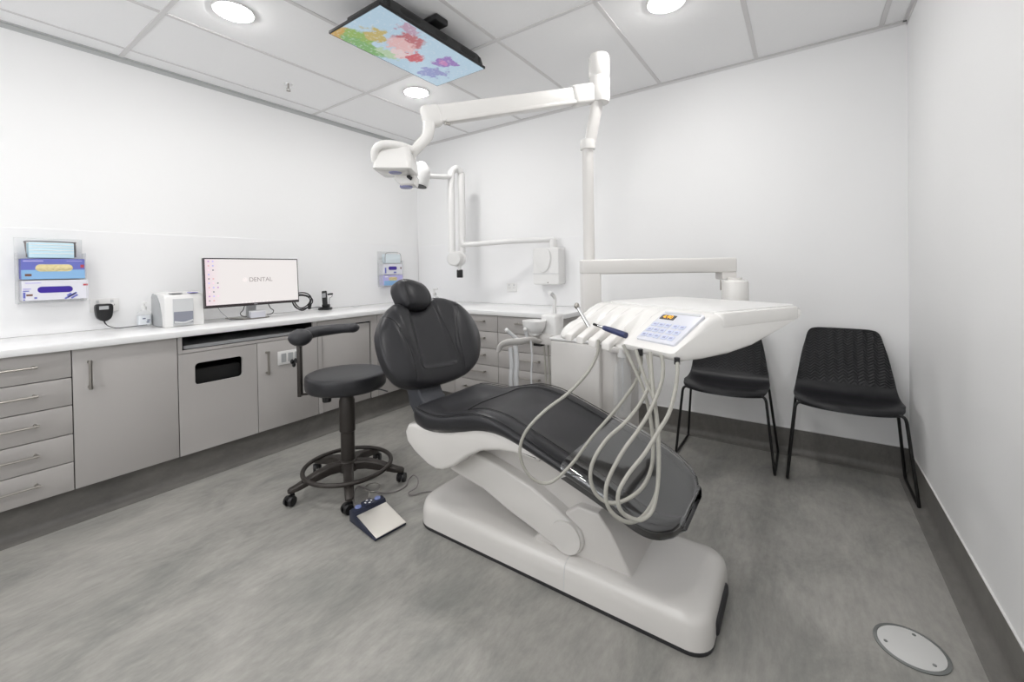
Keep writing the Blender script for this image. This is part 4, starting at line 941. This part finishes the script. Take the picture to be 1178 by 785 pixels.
bm = N(); c = tilt @ V((MX+.0013, -1.838, 1.130))
for k in range(8):
    a = k*PI/4; tube(bm, [c+V((0, .006*math.cos(a+q*.5), .006*math.sin(a+q*.5)))+V((0, .008*math.cos(a), .008*math.sin(a))) for q in range(0, 13)], .0006, 4)
obj('screen_logo', bm, ink2, mo)
cols = [(.30, .16, .32), (.24, .24, .42), (.40, .24, .24), (.14, .14, .15), (.50, .36, .42), (.30, .26, .46)]
ims = [mat('desktop_icon_%s' % n, c, .5, emit=c, estr=1.) for n, c in zip(('plum', 'blue', 'red', 'black', 'rose', 'violet'), cols)]
for r_ in range(10):
    for c_ in range(3):
        if c_ == 2 and r_ not in (5, 6, 8): continue
        if c_ == 1 and r_ in (3,) : continue
        y = MY0+.026+c_*.024; z = MZ1-.022-r_*.0275; m__ = ims[(r_*2+c_*5+r_//3) % 6]
        bm = N(); box(bm, MX+.0006, MX+.0014, y-.0042, y+.0042, z-.0042, z+.0042, 0, 1, tilt); obj('desktop_icon', bm, m__, mo, smooth=False)
bm = N()
for k in range(9): box(bm, MX+.0006, MX+.0013, -1.86+k*.022, -1.854+k*.022, MZ0+.022, MZ0+.028, 0, 1, tilt)
obj('taskbar_marks', bm, ink2, mo, smooth=False)
text('DELL', .010, tilt @ V((MX+.0006, -1.775, MZ0+.009)), rotM, M['lgrey'], 'maker_mark', mo)
bm = N(); P = [(.17, -1.90), (.30, -1.86), (.30, -1.66), (.17, -1.62), (.10, -1.72), (.10, -1.80)]
prism(bm, [(.12, -1.87), (.30, -1.83), (.315, -1.74), (.30, -1.66), (.12, -1.62)], lambda p, s: V((p[0]-.03, p[1], s)), ZW+.0005, ZW+.008, .002, 1); obj('stand_foot', bm, M['steel'], mo)
bm = N(); box(bm, .20, .225, -1.785, -1.725, ZW+.006, 1.12, .004, 2); box(bm, .22, MX-.025, -1.80, -1.71, 1.07, 1.16, .006, 2); obj('stand_neck', bm, M['lgrey'], mo)
t = thing('card_box', 'small plain white box standing on the monitor foot', 'box', (.285, -1.735, ZW+.01)); 
bm = N(); box(bm, .262, .295, -1.790, -1.695, ZW+.0085, ZW+.057, .003, 2); obj('carton', bm, M['boxwhite'], t); bm = N(); box(bm, .2605, .2965, -1.7915, -1.6935, ZW+.047, ZW+.058, .002, 2); obj('lid', bm, M['paper'], t)
for s in (-1, 1):
    yb = -1.745+s*.085; bm = N()
    tube(bm, [(.27, yb-s*.02, 1.0), (.28, yb+s*.0, .93), (.285, yb+s*.022, .905), (.285, yb+s*.012, .885), (.28, yb-s*.02, .878)], .0028, 8, 5); obj('cable', bm, M['black'], mo)
bm = N(); tube(bm, [(.30, -1.99, .96), (.30, -1.975, .93), (.28, -1.93, .885), (.22, -1.88, .8605), (.12, -1.86, .8605)], .002, 6, 6); obj('thin_cable', bm, M['greyp'], mo)

# sealing machine (white appliance)
pr = thing('label_printer', 'white and grey desktop appliance with a clear front drawer left of the monitor', 'appliance', (.2, -2.16, ZW))
side = [(.085, ZW+.001), (.295, ZW+.001), (.300, ZW+.17), (.288, ZW+.188), (.22, ZW+.205), (.15, ZW+.207), (.10, ZW+.195), (.085, ZW+.17)]
bm = N(); prism(bm, side, lambda p, s: V((p[0], s, p[1])), -2.262, -2.060, .006, 3); obj('case', bm, M['whitemat'], pr)
bm = N(); prism(bm, [(.08, ZW+.003), (.262, ZW+.003), (.255, ZW+.07), (.225, ZW+.14), (.175, ZW+.19), (.10, ZW+.198), (.08, ZW+.18)], lambda p, s: V((p[0], s, p[1])), -2.2665, -2.2555, .003, 2); obj('side_panel', bm, M['greyp'], pr)
bm = N(); box(bm, .295, .3035, -2.222, -2.120, ZW+.006, ZW+.168, .001, 1); obj('front_recess', bm, M['lgrey'], pr)
bm = N(); box(bm, .302, .3055, -2.219, -2.123, ZW+.022, ZW+.09, .001, 1); obj('clear_drawer', bm, mat('smoked_clear', (.28, .29, .34), .1, coat=.5), pr)
bm = N(); tube(bm, [(.306, -2.217, ZW+.030), (.309, -2.170, ZW+.022), (.306, -2.125, ZW+.034)], .006, 8, 6); obj('drawer_lip', bm, M['lgrey'], pr)
bm = N(); box(bm, .20, .275, -2.225, -2.165, 0, .003, .001, 1, Matrix.Translation((0, 0, ZW+.199)) ); obj('top_panel', bm, M['greyp'], pr)
bm = N(); box(bm, .20, .275, -2.13, -2.085, ZW+.199, ZW+.2035, .001, 1); obj('top_label', bm, M['lilac'], pr)

# hand gel bottle
def gel(x, y, label, s=1.):
    t = thing('gel_bottle', label, 'bottle', (x, y, ZW)); c = V((x, y, ZW+.001))
    bm = N(); rg = []
    for z, r in ((0, .85), (.004, 1.), (.075, 1.), (.088, .9), (.098, .5), (.103, .36)): rg.append([c+V((p[0]*s, p[1]*s, z*s)) for p in rrect(-.022*r, .022*r, -.032*r, .032*r, .014*r)])
    loft(bm, rg); obj('bottle_body', bm, M['clear'], t)
    bm = N(); rg = [[c+V((p[0]*s, p[1]*s, z*s)) for p in rrect(-.0225, .0225, -.0325, .0325, .0145)] for z in (.014, .070)]; loft(bm, rg, cap=False); obj('wrap_label', bm, mat('gel_label', (.74, .77, .80), .4), t)
    bm = N(); cyl(bm, c+V((0, 0, .100*s)), c+V((0, 0, .120*s)), .013*s, seg=16); cyl(bm, c+V((0, 0, .12*s)), c+V((0, 0, .142*s)), .005*s, seg=10); box(bm, -.01*s, .03*s, -.007*s, .007*s, .140*s, .150*s, .003, 2, Matrix.Translation(c)); obj('pump', bm, M['whitemat'], t)
    return t, c
t, c = gel(.098, -2.305, 'clear pump bottle of hand gel between the socket and the white appliance')
for y, z in ((-.006, .05), (.015, .04), (.012, .028)):
    bm = N(); box(bm, c.x+.0222, c.x+.0232, c.y+y-.007, c.y+y+.007, c.z+z-.003, c.z+z+.003); obj('label_print', bm, M['navy'], t, smooth=False)
p = at(500, 346, 3.9); k = (ZW-CP.z)/(at(500, 357, 3.9)-CP).z; q = CP+(at(500, 357, 3.9)-CP)*k
gel(q.x, q.y, 'clear pump bottle on the back worktop behind the headrest', 1.15)

# coiled headband / cable bundle and phone
t = thing('coiled_cable', 'thick black cable loops behind the right edge of the monitor', 'cable', (.1, -1.3, ZW))
cc_ = at(347, 347, 3.25)
for r, ph, sq, dx in ((.072, .0, .95, 0), (.060, .5, .80, .012), (.078, 1.0, .72, .02)):
    bm = N(); pts = [cc_+RR*(r*math.cos(a)+dx*.4)+UU*(r*sq*math.sin(a)-.006*dx*50*.1)+fw*(.02*math.sin(a*2+ph)-dx) for a in [2*PI*k/24 for k in range(24)]]
    tube(bm, pts, .0045, 8, 2, closed=True); obj('loop', bm, M['black'], t)
bm = N(); tube(bm, [cc_+RR*.05-UU*.055, cc_+RR*.085-UU*.05, at(366, 353.5, 3.3), at(371, 354, 3.3)], .003, 8, 5); obj('lead', bm, M['black'], t)
bm = N(); box(bm, -.012, .012, -.01, .01, -.03, .02, .004, 2, Matrix.Translation(cc_+RR*.062-UU*.03) @ Matrix.Rotation(.4, 4, 'Y')); obj('plug_end', bm, M['black'], t)
def onw(x, y):
    p = at(x, y, 1.); k = (ZW+.001-CP.z)/(p-CP).z; return CP+(p-CP)*k
pb = onw(374, 356.5); rp = Matrix.Translation(pb) @ Matrix.Rotation(yaw, 4, 'Z')
t = thing('cordless_phone', 'black cordless phone upright in its charging cradle on the worktop', 'phone', tuple(pb))
bm = N(); box(bm, -.045, .045, -.035, .045, 0, .018, .006, 2, rp); box(bm, -.028, .028, .0, .04, .015, .045, .006, 2, rp); obj('cradle', bm, M['black'], t)
bm = N(); box(bm, -.020, .020, -.011, .011, 0, .145, .007, 3, rp @ Matrix.Translation((-.002, .01, .012)) @ Matrix.Rotation(-.12, 4, 'X') @ Matrix.Rotation(-.10, 4, 'Y')); ph = obj('handset', bm, mat('phone_charcoal', (.03, .03, .03), .35), t)
mh = rp @ Matrix.Translation((-.002, .01, .012)) @ Matrix.Rotation(-.12, 4, 'X') @ Matrix.Rotation(-.10, 4, 'Y')
bm = N(); box(bm, -.015, .015, -.0135, -.0105, .088, .125, .002, 1, mh); o = obj('phone_display', bm, M['greyp'], ph); o.location = (0, 0, 0)
bm = N()
for i in range(4):
    for j in range(3): box(bm, -.013+j*.010, -.007+j*.010, -.013, -.0105, .022+i*.014, .030+i*.014, .001, 1, mh)
o = obj('phone_keys', bm, M['rubber'], ph); o.location = (0, 0, 0)
bm = N(); tube(bm, [rp @ V((.012, .03, .125)), rp @ V((.03, .03, .128)), rp @ V((.052, .028, .130))], .009, 10, 4, sc=(.8, 1)); o = obj('clip', bm, M['black'], t)
bm = N(); tube(bm, [rp @ V((.05, .028, .128)), rp @ V((.045, .03, .105)), rp @ V((.025, .03, .09)), rp @ V((.02, .03, .02))], .0015, 6, 5); obj('wire', bm, M['black'], t)

# ------------------------------------------------------------------ wall items
def socket_plate(name, label, P, ax, w, h, holes=2):
    """P centre on wall; ax 'x' -> faces +x, 'y' -> faces -y"""
    t = thing(name, label, 'power socket', tuple(P))
    f = (lambda a, b, d: P+V((d, a, b))) if ax == 'x' else (lambda a, b, d: P+V((a, -d, b)))
    bm = N(); prism(bm, rrect(-w/2, w/2, -h/2, h/2, .004), lambda p, s: f(p[0], p[1], s), .0, .009, .002, 2); obj('plate', bm, M['whitemat'], t)
    for k in range(holes):
        xo = (k-(holes-1)/2)*w*.5
        bm = N(); prism(bm, rrect(xo-.006, xo+.006, h*.18, h*.18+.016, .002, 2), lambda p, s: f(p[0], p[1], s), .008, .0125); obj('rocker', bm, M['lgrey'], t, smooth=False)
        for a in (-.45, .45):
            bm = N(); m_ = []
            prism(bm, [(xo-a*.02-.0012+a*.004, -.006), (xo-a*.02+.0012+a*.004, -.006), (xo-a*.02+.0012-a*.004, .003), (xo-a*.02-.0012-a*.004, .003)], lambda p, s: f(p[0], p[1], s), .008, .0096); obj('pin_slot', bm, M['inkgrey'], t, smooth=False)
    return t
socket_plate('power_socket', 'white double power socket above the left worktop with charger plugged in', V((.006, -2.462, .998)), 'x', .125, .078)
socket_plate('power_socket', 'white power socket on the back wall above the worktop', V((1.222, -.006, 1.006)), 'y', .105, .075)
# plug-in charger
t = thing('plug_charger', 'black plug-in charger in the socket with its cable', 'charger', (.03, -2.475, .95))
shp = smoothpts([V((-2.512, 1.008, 0)), V((-2.478, 1.012, 0)), V((-2.443, 1.008, 0)), V((-2.441, .965, 0)), V((-2.450, .928, 0)), V((-2.477, .912, 0)), V((-2.505, .928, 0)), V((-2.514, .965, 0))], 4, True)
bm = N(); prism(bm, [(p.x, p.y) for p in shp], lambda p, s: V((s, p[0]+.006, p[1]-.006)), .016, .062, .006, 3); obj('casing', bm, M['black'], t)
bm = N(); box(bm, .062, .0632, -2.495, -2.455, .975, .995, 0, 1); obj('rating_label', bm, M['greyp'], t, smooth=False)
bm = N(); tube(bm, [(.035, -2.472, .915), (.04, -2.468, .895), (.05, -2.455, .876), (.06, -2.42, .8605), (.055, -2.37, .861), (.04, -2.335, .8605), (.03, -2.275, .861)], lambda s: .0035 if s < .25 else .0022, 8, 6); obj('cord', bm, M['black'], t)

def dispenser(y0, y1, zs, depth, label, cat_lab):
    """acrylic rack; zs = bottom, mid, mid2, top"""
    t = thing('dispenser_rack', label, 'dispenser', (0.006, (y0+y1)/2, zs[0]))
    bm = N(); e = .008
    box(bm, .0058, .010, y0-.012, y1+.002, zs[0]-.012, zs[3]+.018, .001, 1)
    for z in (zs[0]-.010, zs[1]-.003, zs[2]-.003): box(bm, .010, depth, y0-.010, y1, z-.002, z, .0005, 1)
    box(bm, .010, depth, y0-.012, y0-.008, zs[0]-.012, zs[2]+.03, .001, 1)
    box(bm, .010, depth, y1, y1+.004, zs[0]-.012, zs[2]+.03, .001, 1)
    obj('rack', bm, M['acrylic'], t)
    return t
def glove_box(y0, y1, z0, z1, d, label, mats, hole, holem, prints, nm='glove_box'):
    t = thing(nm, label, 'glove box', (.05, (y0+y1)/2, z0))
    bm = N(); box(bm, .012, d, y0, y1, z0, z1, .0015, 1)
    obj('carton', bm, mats[0], t)
    if len(mats) > 1:
        bm = N(); box(bm, d-.002, d+.0006, y0, y1, z0, z0+(z1-z0)*.45, 0, 1); obj('lower_band', bm, mats[1], t, smooth=False)
    bm = N(); prism(bm, rrect(*hole, (hole[3]-hole[2])/2-.001, 8), lambda p, s: V((s, *p)), d-.003, d+.0012); h = obj('opening', bm, holem, t, smooth=False)
    if holem is M['cream']:
        bm = N(); n = 14
        for k in range(n):
            yy = hole[0]+.014+(hole[1]-hole[0]-.028)*k/(n-1); ball(bm, V((d+.0, yy, (hole[2]+hole[3])/2+random.uniform(-.005, .005))), .010, (.6, 1.6, random.uniform(.8, 1.3)), Matrix.Rotation(random.uniform(-.8, .8), 4, 'X'), 10)
        obj('gloves', bm, M['cream'], t)
    for (a, b, c_, e, mm) in prints:
        bm = N(); box(bm, d-.001, d+.0013, a, b, c_, e); obj('printed_mark', bm, mm, t, smooth=False)
    return t
D1 = .092
dispenser(-2.790, -2.552, (1.043, 1.155, 1.268, 1.36), D1+.003, 'clear rack on the left wall holding masks over two glove boxes', '')
t = thing('mask_pack', 'stack of pale blue face masks at the top of the left wall rack', 'face masks', (.05, -2.67, 1.27))
bm = N()
for k in range(5):
    x = .088-k*.012; tube(bm, [(x, -2.768+k*.002, 1.275), (x, -2.768, 1.345), (x-.004, -2.755, 1.358), (x-.004, -2.60, 1.357), (x, -2.588, 1.345), (x, -2.588, 1.275)], .0016, 6, 5)
obj('ear_loops', bm, M['inkgrey'], t)
bm = N()
for k in range(6):
    x = .085-k*.012; box(bm, x-.004, x+.004, -2.760, -2.594, 1.270, 1.350, .003, 2)
obj('masks', bm, M['cyanmask'], t)
bm = N()
for z in (1.292, 1.308, 1.324, 1.338): box(bm, .088, .0905, -2.759, -2.595, z, z+.004, .0008, 1)
obj('pleats', bm, M['maskwhite'], t)
glove_box(-2.787, -2.555, 1.158, 1.266, D1, 'blue and sky-blue glove box with cream gloves showing, in the left wall rack', (M['boxblue'], M['boxlight']), (-2.738, -2.602, 1.198, 1.236), M['cream'],
          [(-2.572, -2.558, 1.218, 1.234, M['red']), (-2.775, -2.752, 1.174, 1.186, M['brownlbl']), (-2.780, -2.71, 1.250, 1.256, M['lilac']), (-2.625, -2.565, 1.252, 1.255, M['lilac'])])
glove_box(-2.787, -2.542, 1.046, 1.152, D1, 'white glove box with deep purple opening, lowest in the left wall rack', (M['boxwhite'],), (-2.733, -2.604, 1.085, 1.118), M['boxpurple'],
          [(-2.783, -2.755, 1.105, 1.110, M['lilac']), (-2.783, -2.762, 1.094, 1.099, M['boxblue']), (-2.783, -2.775, 1.06, 1.090, M['boxblue']), (-2.772, -2.750, 1.071, 1.080, M['brownlbl']), (-2.563, -2.545, 1.118, 1.128, M['red']), (-2.745, -2.735, 1.056, 1.064, M['boxblue']),
           (-2.775, -2.72, 1.136, 1.140, M['lilac']), (-2.783, -2.777, 1.049, 1.055, M['boxblue'])])
t = [o for o in bpy.data.objects if o.name.startswith('glove_box') and not o.parent][-1]
for dy, dz_, L_, mm in ((0, 0, .055, M['boxblue']), (.004, .0, .038, M['lilac']), (-.006, .006, .02, M['boxblue']), (.014, -.006, .03, M['boxblue'])):
    bm = N(); box(bm, D1-.001, D1+.0014, -L_/2, L_/2, -.004, .004, 0, 1, Matrix.Translation((0, -2.612+dy, 1.066+dz_)) @ Matrix.Rotation(.62, 4, 'X')); obj('printed_mark', bm, mm, t, smooth=False)
D2 = .085
dispenser(-.520, -.286, (1.030, 1.135, 1.245, 1.345), D2+.003, 'clear rack of masks and glove boxes on the far left wall near the corner', '')
t = thing('mask_pack', 'stack of pale masks at the top of the far wall rack', 'face masks', (.05, -.4, 1.25))
bm = N(); tube(bm, [(.083, -.50, 1.26), (.083, -.495, 1.33), (.083, -.46, 1.352), (.083, -.35, 1.352), (.083, -.31, 1.33), (.083, -.305, 1.26)], .002, 6, 5); obj('ear_loops', bm, M['inkgrey'], t)
bm = N()
for k in range(5):
    x = .078-k*.012; box(bm, x-.004, x+.004, -.492, -.312, 1.248, 1.338, .003, 2)
obj('masks', bm, mat('pale_mask', (.70, .78, .82), .8, bump=.3, bscale=40), t)
glove_box(-.515, -.290, 1.138, 1.243, D2, 'white glove box with purple opening in the far wall rack', (M['boxwhite'],), (-.462, -.362, 1.182, 1.216), M['boxpurple'],
          [(-.505, -.49, 1.15, 1.205, M['boxblue']), (-.40, -.37, 1.15, 1.165, M['boxblue']), (-.318, -.305, 1.19, 1.21, M['brownlbl'])])
glove_box(-.515, -.290, 1.033, 1.133, D2, 'lilac and sky-blue glove box, lowest in the far wall rack', (M['lilac'], M['boxlight']), (-.46, -.36, 1.078, 1.112), M['cream'],
          [(-.505, -.47, 1.112, 1.122, M['paper'])])
# wall fixings seen between worktop items
bm = N(); box(bm, .0065, .012, -2.262, -2.250, .90, .94, .001, 1)
bm.free()

# ------------------------------------------------------------------ world and exposure
w = bpy.data.worlds.new('world'); SC.world = w; w.use_nodes = True; w.node_tree.nodes['Background'].inputs[0].default_value = (.8, .85, .9, 1); w.node_tree.nodes['Background'].inputs[1].default_value = .3
SC.view_settings.view_transform = 'Standard'; SC.view_settings.look = 'None'; SC.view_settings.gamma = 1; SC.view_settings.use_curve_mapping = False
SC.view_settings.exposure = 0.09
for o in bpy.data.objects:
    if '_o' in o: del o['_o']
